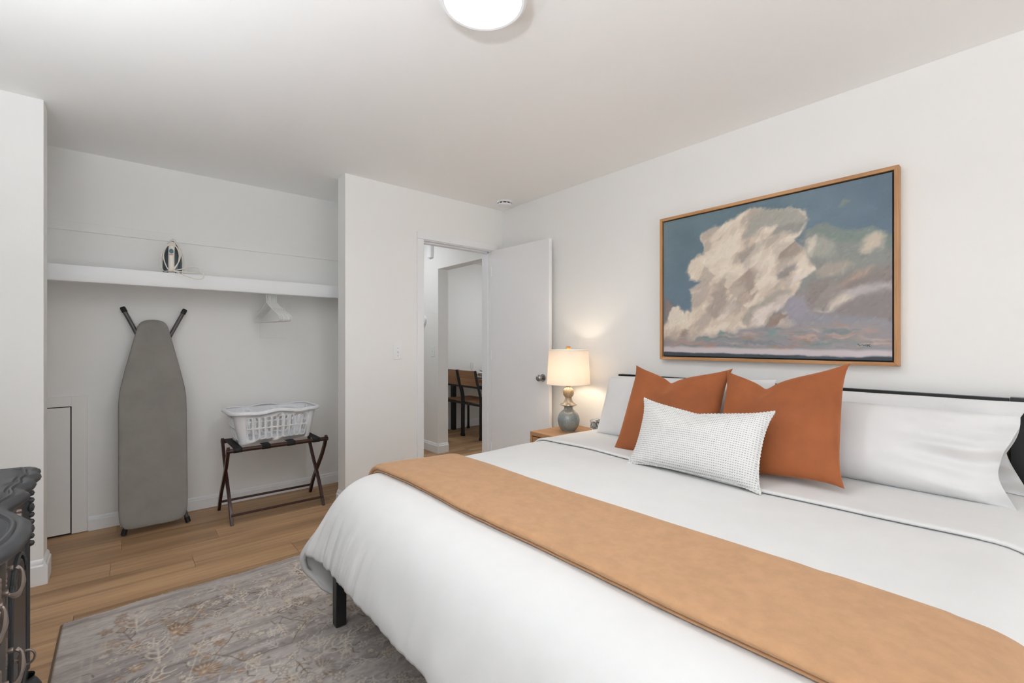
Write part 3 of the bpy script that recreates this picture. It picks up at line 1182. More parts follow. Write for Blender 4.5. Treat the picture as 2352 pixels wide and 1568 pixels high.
# ------------------------------------------------------------------ nightstand, lamp, trinket box
NX0, NX1, NY0, NY1, NZ = 2.21, 2.645, 2.066, 2.390, 0.573
ns = thing('nightstand', 'light oak nightstand with drawers between the door and the bed', 'nightstand', ((NX0 + NX1) / 2, (NY0 + NY1) / 2, 0))
MB().box(NX0, NX1, NY0, NY1, NZ - 0.028, NZ).build('top', M['nightstand'], ns, bevel=0.002)
for y0, y1 in ((NY0, NY0 + 0.02), (NY1 - 0.02, NY1)):
    MB().box(NX0, NX1, y0, y1, 0.06, NZ - 0.028).build('side_panel', M['nightstand'], ns, bevel=0.001)
MB().box(NX1 - 0.012, NX1, NY0 + 0.02, NY1 - 0.02, 0.06, NZ - 0.028).build('back_panel', M['nightstand'], ns)
for z0, z1 in ((0.32, NZ - 0.036), (0.085, 0.312)):
    d = MB().box(NX0 + 0.006, NX0 + 0.03, NY0 + 0.023, NY1 - 0.023, z0, z1).build('drawer', M['nightstand'], ns, bevel=0.0015)
    k = MB()
    k.lathe([(0, NX0 - 0.018), (0.010, NX0 - 0.017), (0.012, NX0 - 0.012), (0.006, NX0 - 0.004), (0.006, NX0 + 0.006)], (0, (NY0 + NY1) / 2, (z0 + z1) / 2), 16, axis=0)
    k.build('knob', M['black'], d)
MB().box(NX0 + 0.004, NX1 - 0.012, NY0 + 0.02, NY1 - 0.02, 0.06, 0.08).build('bottom_panel', M['nightstand'], ns)
for x in (NX0, NX1 - 0.04):
    for y in (NY0, NY1 - 0.04):
        MB().box(x, x + 0.04, y, y + 0.04, 0, 0.06).build('leg', M['nightstand'], ns, bevel=0.002)

LX, LY = 2.43, 2.222
lamp = thing('table_lamp', 'lit table lamp with a grey glazed gourd base on the nightstand', 'lamp', (LX, LY, NZ))


def lamp_glaze():
    t = NT('reactive_glaze', (140, 150, 150), 0.12)
    t.b.inputs['Coat Weight'].default_value = 0.6
    t.b.inputs['Coat Roughness'].default_value = 0.05
    v = t.coord()
    sx = t.n('ShaderNodeSeparateXYZ')
    t.l(v, sx.inputs[0])
    g = t.n('ShaderNodeMapRange')
    g.inputs[1].default_value = 0.10
    g.inputs[2].default_value = 0.26
    t.l(sx.outputs['Z'], g.inputs[0])
    sp = t.noise(v, 240, 3, 0.7)
    low = t.ramp(sp, [(0.34, (98, 102, 100)), (0.50, (126, 136, 138)), (0.64, (148, 160, 162))])
    hi = t.ramp(sp, [(0.36, (132, 112, 88)), (0.62, (178, 156, 126))])
    t.color(t.mix(low, hi, g.outputs[0]))
    return t.m


def shade_mat():
    t = NT('linen_shade', (238, 230, 220), 0.9, spec=0.1)
    v = t.coord(scale=(1, 1, 1))
    n = t.noise(v, 240, 2)
    t.bump(n, 0.1, 0.001)
    tr = t.n('ShaderNodeBsdfTranslucent')
    tr.inputs['Color'].default_value = lin((250, 244, 238))
    mx = t.n('ShaderNodeMixShader')
    mx.inputs[0].default_value = 0.36
    out = t.t.nodes['Material Output']
    t.l(t.b.outputs[0], mx.inputs[1])
    t.l(tr.outputs[0], mx.inputs[2])
    t.l(mx.outputs[0], out.inputs['Surface'])
    return t.m


pr = [(0, 0), (0.042, 0), (0.046, 0.004), (0.060, 0.020), (0.074, 0.045), (0.080, 0.075), (0.077, 0.100), (0.066, 0.125), (0.046, 0.146), (0.034, 0.156), (0.0315, 0.166), (0.034, 0.174), (0.048, 0.181), (0.060, 0.187), (0.0605, 0.190), (0.050, 0.196), (0.036, 0.206), (0.027, 0.222), (0.0235, 0.238), (0.027, 0.244), (0.036, 0.256), (0.0405, 0.273), (0.039, 0.290), (0.031, 0.303), (0.021, 0.310), (0.0175, 0.314), (0.0175, 0.318)]
pr = catmull(pr, 3).tolist()
f = MB()
f.lathe([(max(r, 0), z + NZ) for r, z in pr], (LX, LY, 0), 48)
f.build('ceramic_base', lamp_glaze(), lamp, angle=60)
f = MB()
f.lathe([(0.0165, NZ + 0.318), (0.0165, NZ + 0.338), (0.010, NZ + 0.342), (0.008, NZ + 0.375), (0, NZ + 0.375)], (LX, LY, 0), 20)
f.build('socket', plain('brass', (170, 130, 80), 0.3, 0.9), lamp)
s0, s1 = NZ + 0.335, NZ + 0.582
f = MB()
f.lathe([(0.1545, s0), (0.1545, s0 + 0.003), (0.1415, s1 - 0.003), (0.1415, s1), (0.1395, s1), (0.1395, s1 - 0.003), (0.1525, s0 + 0.003), (0.1525, s0), (0.1545, s0)], (LX, LY, 0), 72)
sd = f.build('lamp_shade', shade_mat(), lamp, angle=60)
for zz_, r_ in ((s0 + 0.002, 0.1535), (s1 - 0.002, 0.1405)):
    f = MB()
    f.tube([(LX + r_ * math.cos(a), LY + r_ * math.sin(a), zz_) for a in np.linspace(0, 2 * PI, 72, endpoint=False)], 0.0022, 6, closed=True)
    f.build('trim_ring', M['ivory'], sd)
f = MB()
for a in (0.3, 0.3 + 2 * PI / 3, 0.3 + 4 * PI / 3):
    f.tube([(LX, LY, s1 - 0.004), (LX + 0.14 * math.cos(a), LY + 0.14 * math.sin(a), s1 - 0.004)], 0.0015, 5)
f.build('shade_spider', M['chrome'], lamp)
f = MB()
f.lathe([(0.004, s1 - 0.006), (0.009, s1), (0.014, s1 + 0.004), (0.018, s1 + 0.012), (0.017, s1 + 0.020), (0.010, s1 + 0.026), (0, s1 + 0.027)], (LX, LY, 0), 24)
f.build('finial', plain('wood_finial', (176, 132, 84), 0.5), lamp)
f = MB()
f.lathe([(0, NZ + 0.465), (0.018, NZ + 0.459), (0.029, NZ + 0.440), (0.024, NZ + 0.413), (0.013, NZ + 0.39), (0.012, NZ + 0.372)], (LX, LY, 0), 20)
bulb = f.build('bulb', emit('lit_bulb', (255, 236, 208), 78.0), lamp)
BULB_MAT = bulb.data.materials[0]

f = thing('trinket_box', 'small grey marbled box on the nightstand beside the pillow', 'box', (2.585, 2.10, NZ))


def marble():
    t = NT('grey_marble', (150, 150, 150), 0.2)
    v = t.coord()
    n = t.noise(v, 26, 4, 0.6, 1.5)
    t.color(t.ramp(n, [(0.38, (84, 86, 88)), (0.5, (160, 162, 164)), (0.58, (226, 226, 226))]))
    return t.m


mm = marble()
MB().box(2.555, 2.625, 2.078, 2.125, NZ, NZ + 0.062).build('box_body', mm, f, bevel=0.002)
MB().box(2.553, 2.627, 2.076, 2.127, NZ + 0.063, NZ + 0.080).build('lid', mm, f, bevel=0.002)

# ------------------------------------------------------------------ framed painting
PX = 2.612          # frame front
PYL, PYR, PZ0, PZ1 = 1.603, 0.420, 1.100, 1.995
FW, FD = 0.0175, 0.042
pic = thing('framed_painting', 'large oil painting of cumulus clouds in a thin oak frame above the bed', 'painting', (XB, (PYL + PYR) / 2, (PZ0 + PZ1) / 2))


def strip(y0, y1, z0, z1, mat, mit):
    """mitred frame member; mit: 'h' horizontal or 'v' vertical"""
    if mit == 'h':
        top = z1 > (PZ0 + PZ1) / 2
        zo, zi = (z1, z0) if top else (z0, z1)
        q = [(y0, zo), (y1, zo), (y1 + FW * (1 if y1 < y0 else -1), zi), (y0 - FW * (1 if y1 < y0 else -1), zi)]
    else:
        left = y0 > (PYL + PYR) / 2
        yo, yi = (max(y0, y1), min(y0, y1)) if left else (min(y0, y1), max(y0, y1))
        q = [(yo, z0), (yo, z1), (yi, z1 - FW), (yi, z0 + FW)]
    mb = MB()
    mb.prism(q, PX, PX + FD, axis=0)
    return mb.build('frame_member', mat, pic, bevel=0.0012)


strip(PYL, PYR, PZ1 - FW, PZ1, M['oak'], 'h')
strip(PYL, PYR, PZ0, PZ0 + FW, M['oak'], 'h')
strip(PYL - FW, PYL, PZ0, PZ1, M['oakv'], 'v')
strip(PYR, PYR + FW, PZ0, PZ1, M['oakv'], 'v')
MB().box(PX + 0.024, PX + 0.030, PYR + FW, PYL - FW, PZ0 + FW, PZ1 - FW).build('backing', M['dark'], pic)
G = 0.007
CY0, CY1, CZ0, CZ1 = PYL - FW - G, PYR + FW + G, PZ0 + FW + G, PZ1 - FW - G
MB().box(PX + 0.0085, PX + 0.0245, CY1, CY0, CZ0, CZ1).build('canvas_edge', M['dark'], pic)


def cloud_raster(W=520, Hh=390):
    """paints the canvas stroke by stroke: returns (Hh, W, 3) sRGB 0..255, row 0 = top"""
    # control points were laid out on an oblique view; H maps that view to the canvas square
    src = np.array([(130, 470), (1820, 95), (1815, 1475), (130, 1440)], float)
    dst = np.array([(0, 0), (1, 0), (1, 1), (0, 1)], float)
    A = []
    for (x, y), (u, v) in zip(src, dst):
        A.append([x, y, 1, 0, 0, 0, -u * x, -u * y, -u])
        A.append([0, 0, 0, x, y, 1, -v * x, -v * y, -v])
    Hm = np.linalg.svd(np.array(A))[2][-1].reshape(3, 3)

    def uv(p):
        q = np.array([p[0], p[1], 1.0]) @ Hm.T
        return q[0] / q[2] * W, q[1] / q[2] * Hh
    jj, ii = np.meshgrid(np.arange(W) + 0.5, np.arange(Hh) + 0.5)
    w1 = (fbm(Hh, W, (14, 18), 5, 4) - 0.5)
    w2 = (fbm(Hh, W, (14, 18), 9, 4) - 0.5)
    JX, IY = jj + w1 * 26, ii + w2 * 26
    img = np.zeros((Hh, W, 3))
    g = (ii / Hh)[..., None]
    h = (jj / W)[..., None]
    top = np.array([108, 128, 136]) * (1 - h) + np.array([100, 118, 133]) * h
    img[:] = top * (1 - g) + np.array([104, 122, 140]) * g
    img += (fbm(Hh, W, (6, 7), 21, 3)[..., None] - 0.5) * 22

    def poly(pts, col, soft=3.0, amt=1.0, warp=1.0):
        P = np.array([uv(p) for p in pts])
        X, Y = jj + (JX - jj) * warp, ii + (IY - ii) * warp
        inside = np.zeros(X.shape, bool)
        dmin = np.full(X.shape, 1e9)
        n = len(P)
        for k in range(n):
            x1, y1 = P[k]
            x2, y2 = P[(k + 1) % n]
            cond = (y1 > Y) != (y2 > Y)
            xi = (x2 - x1) * (Y - y1) / ((y2 - y1) if abs(y2 - y1) > 1e-9 else 1e-9) + x1
            inside ^= cond & (X < xi)
            dx, dy = x2 - x1, y2 - y1
            t = np.clip(((X - x1) * dx + (Y - y1) * dy) / (dx * dx + dy * dy + 1e-9), 0, 1)
            dmin = np.minimum(dmin, (X - x1 - t * dx) ** 2 + (Y - y1 - t * dy) ** 2)
        d = np.sqrt(dmin) * np.where(inside, 1, -1)
        a = np.clip(0.5 + d / (2 * soft), 0, 1)[..., None] * amt
        img[:] = img * (1 - a) + np.array(col, float) * a

    CREAM, CREAM2, WARM = (222, 210, 194), (212, 198, 182), (206, 188, 170)
    # distant grey-green bank on the right
    poly([(1190, 540), (1290, 485), (1380, 500), (1560, 525), (1760, 530), (1830, 540), (1830, 1200), (1000, 1250), (1000, 900), (1120, 700)], (140, 142, 138), 5)
    poly([(1190, 545), (1290, 490), (1390, 500), (1560, 530), (1830, 540), (1830, 640), (1600, 610), (1300, 590)], (126, 138, 132), 6)
    poly([(1000, 1000), (1400, 900), (1830, 760), (1830, 1200), (900, 1260)], (148, 140, 138), 14)
    poly([(1250, 900), (1480, 860), (1830, 800), (1830, 930), (1400, 1040), (1180, 1080)], (140, 130, 126), 12)
    # main tower
    poly([(125, 1230), (180, 1110), (235, 1088), (275, 1130), (320, 1110), (340, 1060), (330, 960), (410, 905), (330, 895), (295, 820), (330, 745), (390, 705), (430, 715), (400, 640), (405, 590), (470, 530), (560, 490), (620, 455), (720, 400), (760, 365), (850, 350), (960, 375), (1090, 365), (1170, 385), (1205, 440), (1175, 525), (1120, 600), (1180, 760), (1250, 815), (1150, 880), (1080, 1000), (960, 1120), (860, 1240), (500, 1300), (300, 1330), (125, 1330)], CREAM2, 4)
    # light lobes
    for pts, c in [
        ([(405, 640), (410, 590), (500, 525), (640, 460), (770, 395), (780, 430), (720, 560), (690, 680), (600, 740), (450, 730)], CREAM),
        ([(310, 800), (340, 740), (420, 715), (640, 745), (690, 800), (620, 860), (450, 890), (340, 890)], CREAM),
        ([(340, 980), (420, 910), (640, 880), (650, 920), (520, 990), (440, 1040), (350, 1060)], (216, 204, 190)),
        ([(600, 1060), (640, 970), (760, 920), (800, 960), (760, 1060), (700, 1090)], CREAM),
        ([(780, 740), (840, 660), (980, 560), (1080, 530), (1120, 560), (1000, 640), (960, 720), (930, 850), (860, 930), (810, 880)], (214, 202, 188)),
        ([(960, 800), (1050, 730), (1120, 720), (1100, 780), (1000, 860), (930, 920), (880, 940)], (212, 200, 188)),
        ([(840, 600), (930, 550), (1060, 540), (1090, 580), (900, 640), (800, 700), (740, 690)], (204, 192, 178)),
        ([(770, 1230), (830, 1110), (1000, 1000), (1090, 985), (1060, 1040), (930, 1130), (850, 1220)], (218, 208, 200)),
        ([(510, 1160), (600, 1060), (650, 1010), (700, 1040), (620, 1120), (540, 1180)], (222, 212, 202)),
        ([(150, 1200), (190, 1110), (240, 1095), (280, 1140), (360, 1130), (500, 1180), (420, 1260), (300, 1310), (150, 1300)], (214, 200, 184)),
        ([(1040, 900), (1100, 850), (1180, 820), (1160, 860), (1060, 915)], (220, 210, 204)),
    ]:
        poly(pts, c, 4)
    # grey shadow masses
    for pts, c in [
        ([(720, 560), (790, 400), (850, 355), (960, 378), (1090, 370), (1190, 430), (1160, 520), (1050, 530), (950, 480), (860, 500), (780, 560)], (164, 162, 154)),
        ([(900, 560), (960, 490), (1120, 470), (1190, 470), (1120, 560), (1000, 550)], (150, 148, 142)),
        ([(680, 690), (760, 630), (880, 590), (860, 640), (800, 700), (780, 780), (740, 800), (690, 760)], (164, 154, 144)),
        ([(930, 680), (1000, 610), (1120, 600), (1130, 680), (1060, 720), (960, 740)], (152, 138, 126)),
        ([(960, 840), (1020, 770), (1080, 760), (1110, 800), (1040, 870), (970, 870)], (142, 134, 130)),
        ([(540, 870), (640, 840), (700, 850), (760, 880), (800, 960), (700, 930), (600, 960), (560, 990), (480, 1000)], (182, 168, 154)),
        ([(700, 850), (770, 780), (800, 860), (810, 980), (780, 1040), (740, 960)], (158, 142, 132)),
        ([(440, 1120), (490, 980), (580, 960), (600, 1040), (540, 1110), (500, 1170)], (170, 156, 146)),
        ([(640, 1060), (720, 960), (790, 980), (770, 1060), (700, 1090)], (184, 166, 152)),
        ([(700, 1190), (760, 1110), (880, 1010), (1000, 930), (1060, 950), (960, 1030), (840, 1110), (760, 1230)], (168, 160, 150)),
        ([(860, 1230), (920, 1160), (1020, 1110), (1090, 1200), (1000, 1260)], (150, 130, 118)),
        ([(235, 1320), (260, 1270), (300, 1240), (325, 1270), (290, 1325)], (150, 132, 122)),
        ([(130, 1330), (160, 1300), (210, 1320), (200, 1350)], (150, 136, 128)),
        ([(125, 1220), (125, 1020), (180, 1060), (205, 1090), (170, 1140)], (134, 120, 118)),
    ]:
        poly(pts, c, 5, 0.9)
    # billows: diagonal folds of shade through the lit mass
    warm_ = sstep(8, 26, img[..., 0] - img[..., 2])[..., None]
    dj = (jj * 0.75 - ii * 0.66)
    di = (jj * 0.66 + ii * 0.75)
    nb = fbm(Hh * 2, W * 2, (26, 18), 61, 4)
    b1 = nb[(di - di.min()).astype(int) % (Hh * 2), (dj * 0.8).astype(int) % (W * 2)]
    sh_ = sstep(0.50, 0.62, b1)[..., None] * warm_ * 0.55
    img[:] = img * (1 - sh_) + np.array([168, 156, 146]) * sh_
    hl_ = sstep(0.46, 0.38, b1)[..., None] * warm_ * 0.6
    img[:] = img * (1 - hl_) + np.array([232, 222, 208]) * hl_
    # right-hand puffs
    for pts, c in [
        ([(1155, 700), (1180, 620), (1260, 570), (1340, 570), (1420, 640), (1400, 690), (1300, 730), (1180, 740)], (168, 166, 156)),
        ([(1155, 700), (1180, 620), (1250, 580), (1240, 650), (1190, 730)], (212, 204, 190)),
        ([(1590, 680), (1620, 590), (1700, 550), (1760, 560), (1740, 640), (1640, 700)], (206, 194, 176)),
        ([(1240, 820), (1330, 750), (1480, 725), (1520, 750), (1440, 840), (1280, 880)], (170, 160, 150)),
        ([(1450, 900), (1540, 820), (1690, 780), (1660, 820), (1520, 890)], (176, 154, 140)),
        ([(1270, 1110), (1400, 1020), (1500, 965), (1640, 930), (1560, 990), (1480, 1060), (1360, 1110)], (212, 202, 190)),
        ([(1500, 960), (1810, 900), (1810, 940), (1600, 980), (1500, 1000)], (186, 180, 182)),
        ([(1400, 1130), (1560, 1000), (1830, 950), (1830, 1180), (1500, 1190)], (140, 132, 132)),
        ([(990, 1120), (1080, 1020), (1160, 1030), (1230, 1120), (1100, 1180)], (158, 154, 164)),
    ]:
        poly(pts, c, 6, 0.92)
    poly([(1000, 1180), (1230, 1130), (1500, 1150), (1830, 1180), (1830, 1230), (1100, 1230)], (150, 150, 160), 8, 0.8)
    # low broken bands
    poly([(125, 1340), (400, 1300), (800, 1240), (1200, 1210), (1830, 1200), (1830, 1420), (125, 1390)], (160, 152, 152), 8, 0.9)
    rg = np.random.default_rng(8)
    pal = [(182, 152, 142), (138, 148, 146), (168, 160, 164), (128, 134, 138), (196, 176, 166), (120, 140, 138), (176, 140, 126), (150, 150, 158)]
    for k in range(130):
        x, y = rg.uniform(130, 1820), rg.uniform(1215, 1385)
        if y < 1330 - x * 0.08:
            continue
        l_, t_ = rg.uniform(40, 150), rg.uniform(6, 18)
        poly([(x - l_, y), (x, y - t_), (x + l_, y - 2), (x, y + t_)], pal[rg.integers(len(pal))], 2.5, 0.7)
    poly([(520, 1290), (550, 1255), (590, 1290), (550, 1300)], (120, 146, 140), 3, 0.8)
    poly([(890, 1280), (920, 1245), (970, 1255), (940, 1290)], (124, 150, 146), 3, 0.8)
    poly([(1440, 340), (1450, 280), (1520, 310)], (132, 142, 130), 3, 0.8)
    # brush strokes that pick up and drag the wet colour
    for k in range(5200):
        cx, cy = rg.uniform(0, W), rg.uniform(0, Hh * 0.93)
        ang = -0.75 + 0.9 * (w1[min(int(cy), Hh - 1), min(int(cx), W - 1)]) * 3 if cy < Hh * 0.8 else rg.normal(0, 0.12)
        sky = img[min(int(cy), Hh - 1), min(int(cx), W - 1), 2] > img[min(int(cy), Hh - 1), min(int(cx), W - 1), 0] + 14
        L_, S_ = rg.uniform(3, 8), rg.uniform(1.2, 3.2)
        x0, x1 = int(max(cx - L_ - 2, 0)), int(min(cx + L_ + 3, W))
        y0, y1 = int(max(cy - L_ - 2, 0)), int(min(cy + L_ + 3, Hh))
        if x1 - x0 < 3 or y1 - y0 < 3:
            continue
        X, Y = jj[y0:y1, x0:x1] - cx, ii[y0:y1, x0:x1] - cy
        u_ = X * math.cos(ang) + Y * math.sin(ang)
        v_ = -X * math.sin(ang) + Y * math.cos(ang)
        a = np.clip(1.3 - (u_ / L_) ** 2 - (v_ / S_) ** 2, 0, 1)[..., None] * rg.uniform(0.25, 0.65)
        c0 = img[min(int(cy), Hh - 1), min(int(cx), W - 1)] + rg.normal(0, 2.0 if sky else 6.0) + rg.normal(0, 1.5, 3)
        img[y0:y1, x0:x1] = img[y0:y1, x0:x1] * (1 - a) + c0 * a
    # pale horizon and dark land
    poly([(120, 1372), (800, 1385), (1300, 1392), (1830, 1400), (1830, 1448), (1200, 1440), (120, 1415)], (206, 196, 198), 3, 1.0, 0.25)
    poly([(120, 1412), (250, 1414), (700, 1428), (1200, 1440), (1400, 1446), (1830, 1448), (1830, 1500), (120, 1460)], (64, 70, 76), 1.6, 1.0, 0.2)
    # signature scrawl
    for (xa, ya, xb, yb) in ((1560, 1352, 1575, 1366), (1580, 1362, 1596, 1356), (1598, 1364, 1614, 1360), (1618, 1358, 1622, 1368), (1628, 1352, 1630, 1370), (1650, 1354, 1632, 1362), (1634, 1361, 1650, 1370)):
        (ua, va), (ub, vb) = uv((xa, ya)), uv((xb, yb))
        for s in np.linspace(0, 1, 12):
            y, x = int(va + (vb - va) * s), int(ua + (ub - ua) * s)
            if 0 <= y < Hh and 0 <= x < W:
                img[y, x] = img[y, x] * 0.45 + 20
    return np.clip(img, 0, 255)


def raster_mesh(name, P, img, mat, parent, org=None, flip=False):
    """P (n, m, 3) points, img (n, m, 3) sRGB -> mesh with a colour attribute"""
    mb = MB()
    mb.grid(P, flip=flip)
    o = mb.build(name, mat, parent, org=org, fix=False, angle=80)
    ca = o.data.color_attributes.new('pigment', 'FLOAT_COLOR', 'POINT')
    c = np.ones((P.shape[0] * P.shape[1], 4))
    c[:, :3] = linnp(img.reshape(-1, 3))
    ca.data.foreach_set('color', c.ravel().astype(np.float32))
    return o


def attr_mat(name, rough=0.6, bump_scale=300, strength=0.1, spec=0.3, gain=1.0):
    t = NT(name, (128, 128, 128), rough, spec=spec)
    a = t.n('ShaderNodeAttribute')
    a.attribute_name = 'pigment'
    v = t.coord()
    n = t.noise(v, bump_scale, 3)
    t.color(t.mix(a.outputs['Color'], t.ramp(n, [(0.3, (118, 118, 118)), (0.7, (138, 138, 138))]), 0.10, 'OVERLAY'))
    t.bump(n, strength, 0.001)
    return t.m


img = cloud_raster()
hh, ww = img.shape[:2]
yy = np.linspace(CY0, CY1, ww)
zz = np.linspace(CZ1, CZ0, hh)
ZZ, YY = np.meshgrid(zz, yy, indexing='ij')
lum_ = img.mean(-1)
relief = (lum_ - np.roll(lum_, 1, 0)).clip(-12, 12) * 0.00003
raster_mesh('canvas', np.stack([np.full_like(YY, PX + 0.008) - relief, YY, ZZ], -1), img, attr_mat('oil_paint', 0.45, 500, 0.15), pic, flip=False)

# ------------------------------------------------------------------ rug
RX0, RX1, RY0, RY1 = -0.205, 2.10, -0.55, 2.725
RT = 0.011


def rug_raster(xs, ys):
    n, m = len(ys), len(xs)
    X, Y = np.meshgrid(xs, ys)
    full = (int(3.3 / 0.0036), int(2.4 / 0.0036))
    HN, WN = full
    gx = lambda a: a[(((Y - RY0) / 3.3) * (HN - 1)).astype(int).clip(0, HN - 1), (((X - RX0) / 2.4) * (WN - 1)).astype(int).clip(0, WN - 1)]
    img = np.zeros((HN, WN, 3))
    jx = RX0 + (np.arange(WN) + 0.5) * 2.4 / WN
    iy = RY0 + (np.arange(HN) + 0.5) * 3.3 / HN
    # brushed ground: long streaks along x
    st = 0.55 * fbm(HN, WN, (110, 9), 31, 3) + 0.45 * fbm(HN, WN, (14, 5), 33, 3)
    st = ((st - 0.5) * 3.0).clip(-1, 1)[..., None]
    ground = np.where(st > 0, np.array([172, 163, 158]) + st * (np.array([202, 194, 187]) - np.array([172, 163, 158])), np.array([172, 163, 158]) + st * (np.array([172, 163, 158]) - np.array([124, 117, 115])))
    img[:] = ground
    rg = np.random.default_rng(17)
    pxm = WN / 2.4

    def stroke(pts, w, col, amt=0.85):
        pts = np.array(pts, float)
        c = np.array(col, float)
        for a, b_ in zip(pts[:-1], pts[1:]):
            ax, ay = (a[0] - RX0) * pxm, (a[1] - RY0) * HN / 3.3
            bx_, by_ = (b_[0] - RX0) * pxm, (b_[1] - RY0) * HN / 3.3
            r = w * pxm / 2
            x0, x1 = int(min(ax, bx_) - r - 2), int(max(ax, bx_) + r + 3)
            y0, y1 = int(min(ay, by_) - r - 2), int(max(ay, by_) + r + 3)
            x0, y0, x1, y1 = max(x0, 0), max(y0, 0), min(x1, WN), min(y1, HN)
            if x1 <= x0 or y1 <= y0:
                continue
            PX_, PY_ = np.meshgrid(np.arange(x0, x1) + 0.5, np.arange(y0, y1) + 0.5)
            dx, dy = bx_ - ax, by_ - ay
            t = np.clip(((PX_ - ax) * dx + (PY_ - ay) * dy) / (dx * dx + dy * dy + 1e-9), 0, 1)
            d = np.hypot(PX_ - ax - t * dx, PY_ - ay - t * dy)
            al = np.clip(r + 0.5 - d, 0, 1)[..., None] * amt
            img[y0:y1, x0:x1] = img[y0:y1, x0:x1] * (1 - al) + c * al

    def blob(cx, cy, rx, ry, col, ang=0.0, petals=0, amt=0.8, depth=0.25, ring=None):
        R_ = max(rx, ry) * 1.35
        x0, x1 = int((cx - R_ - RX0) * pxm), int((cx + R_ - RX0) * pxm) + 2
        y0, y1 = int((cy - R_ - RY0) * HN / 3.3), int((cy + R_ - RY0) * HN / 3.3) + 2
        x0, y0, x1, y1 = max(x0, 0), max(y0, 0), min(x1, WN), min(y1, HN)
        if x1 <= x0 or y1 <= y0:
            return
        dx, dy = jx[x0:x1][None] - cx, iy[y0:y1][:, None] - cy
        u_ = (dx * math.cos(ang) + dy * math.sin(ang)) / rx
        v_ = (-dx * math.sin(ang) + dy * math.cos(ang)) / ry
        r = np.hypot(u_, v_)
        ph = np.arctan2(v_, u_)
        lim = 1 + (depth * np.cos(petals * ph) if petals else 0)
        e = 2.2 / (min(rx, ry) * pxm)
        al = np.clip((lim - r) / e, 0, 1)
        if ring:
            al = al * np.clip((r - lim * ring) / e, 0, 1)
        al = al[..., None] * amt
        img[y0:y1, x0:x1] = img[y0:y1, x0:x1] * (1 - al) + np.array(col, float) * al

    CR, BR, TA, GR, LG = (206, 196, 184), (104, 88, 76), (176, 146, 122), (128, 120, 118), (190, 182, 176)

    def flower(x, y, r, warm):
        a = rg.uniform(0, PI)
        k = int(rg.integers(5, 9))
        blob(x, y, r * 1.15, r * 1.0, BR if rg.random() < 0.6 else GR, a, k, 0.75, 0.2)
        blob(x, y, r, r * 0.86, (TA if warm and rg.random() < 0.6 else CR), a, k, 0.85, 0.22)
        blob(x, y, r * 0.58, r * 0.5, LG if rg.random() < 0.5 else GR, a + 0.3, k, 0.7, 0.2)
        blob(x, y, r * 0.26, r * 0.24, BR if rg.random() < 0.4 else CR, a, 0, 0.8)

    def palmette(x, y, r, a, warm):
        for q in range(11):
            b_ = a + (q - 5) * 0.30
            ex, ey = x + math.cos(b_) * r * 1.3, y + math.sin(b_) * r * 1.3
            blob((x + ex) / 2, (y + ey) / 2, r * 0.62, r * 0.17, (116, 86, 62) if warm else BR, b_, 0, 0.85)
        for q in range(9):
            b_ = a + (q - 4) * 0.34
            blob(x + math.cos(b_) * r * 0.6, y + math.sin(b_) * r * 0.6, r * 0.36, r * 0.13, CR, b_, 0, 0.9)
        blob(x, y, r * 0.42, r * 0.34, TA if warm else LG, a, 6, 0.85)
        blob(x, y, r * 0.2, r * 0.16, CR, a, 0, 0.9)

    def sprig(x, y, L_, a, col, n_=3, w=0.006):
        ex, ey = x + math.cos(a) * L_, y + math.sin(a) * L_
        stroke([(x, y), (ex, ey)], w, col)
        for q in range(n_):
            t = 0.25 + 0.75 * q / max(n_ - 1, 1)
            mx_, my_ = x + (ex - x) * t, y + (ey - y) * t
            for s_ in (-1, 1):
                b_ = a + s_ * 0.95
                l2 = L_ * 0.36 * (1.15 - 0.4 * t)
                p1 = (mx_ + math.cos(b_) * l2 * 0.6, my_ + math.sin(b_) * l2 * 0.6)
                p2 = (p1[0] + math.cos(a + s_ * 0.4) * l2 * 0.5, p1[1] + math.sin(a + s_ * 0.4) * l2 * 0.5)
                stroke([(mx_, my_), p1, p2], w * 0.8, col)

    def lattice(x, y, r, col, sides=6, w=0.005, jag=0.10):
        pts = []
        a0 = rg.uniform(0, PI)
        for q in range(sides * 2 + 1):
            b_ = a0 + q * PI / sides
            rr = r * (1 + (jag if q % 2 else -jag))
            pts.append((x + math.cos(b_) * rr, y + math.sin(b_) * rr * 0.8))
        stroke(pts, w, col, 0.6)

    # scattered small fill first, then larger motifs
    for k in range(5200):
        x, y = rg.uniform(RX0 + 0.12, RX1), rg.uniform(RY0, RY1 - 0.10)
        warm = rg.random() < 0.65 * (1 - sstep(0.1, 0.6, x))
        c = [CR, LG, GR, BR, TA if warm else LG][rg.integers(5)]
        if rg.random() < 0.5:
            blob(x, y, rg.uniform(0.006, 0.016), rg.uniform(0.005, 0.011), c, rg.uniform(0, PI), int(rg.integers(0, 6)), rg.uniform(0.4, 0.8))
        else:
            a = rg.uniform(0, 2 * PI)
            l_ = rg.uniform(0.015, 0.045)
            p1 = (x + math.cos(a) * l_, y + math.sin(a) * l_)
            p2 = (p1[0] + math.cos(a + 1.1) * l_ * 0.7, p1[1] + math.sin(a + 1.1) * l_ * 0.7)
            stroke([(x, y), p1, p2], rg.uniform(0.003, 0.005), c, 0.7)
    for k in range(2000):
        x, y = rg.uniform(RX0 + 0.14, RX1), rg.uniform(RY0, RY1 - 0.10)
        warm = rg.random() < 0.9 * (1 - sstep(0.15, 0.55, x))
        flower(x, y, rg.uniform(0.010, 0.026), warm)
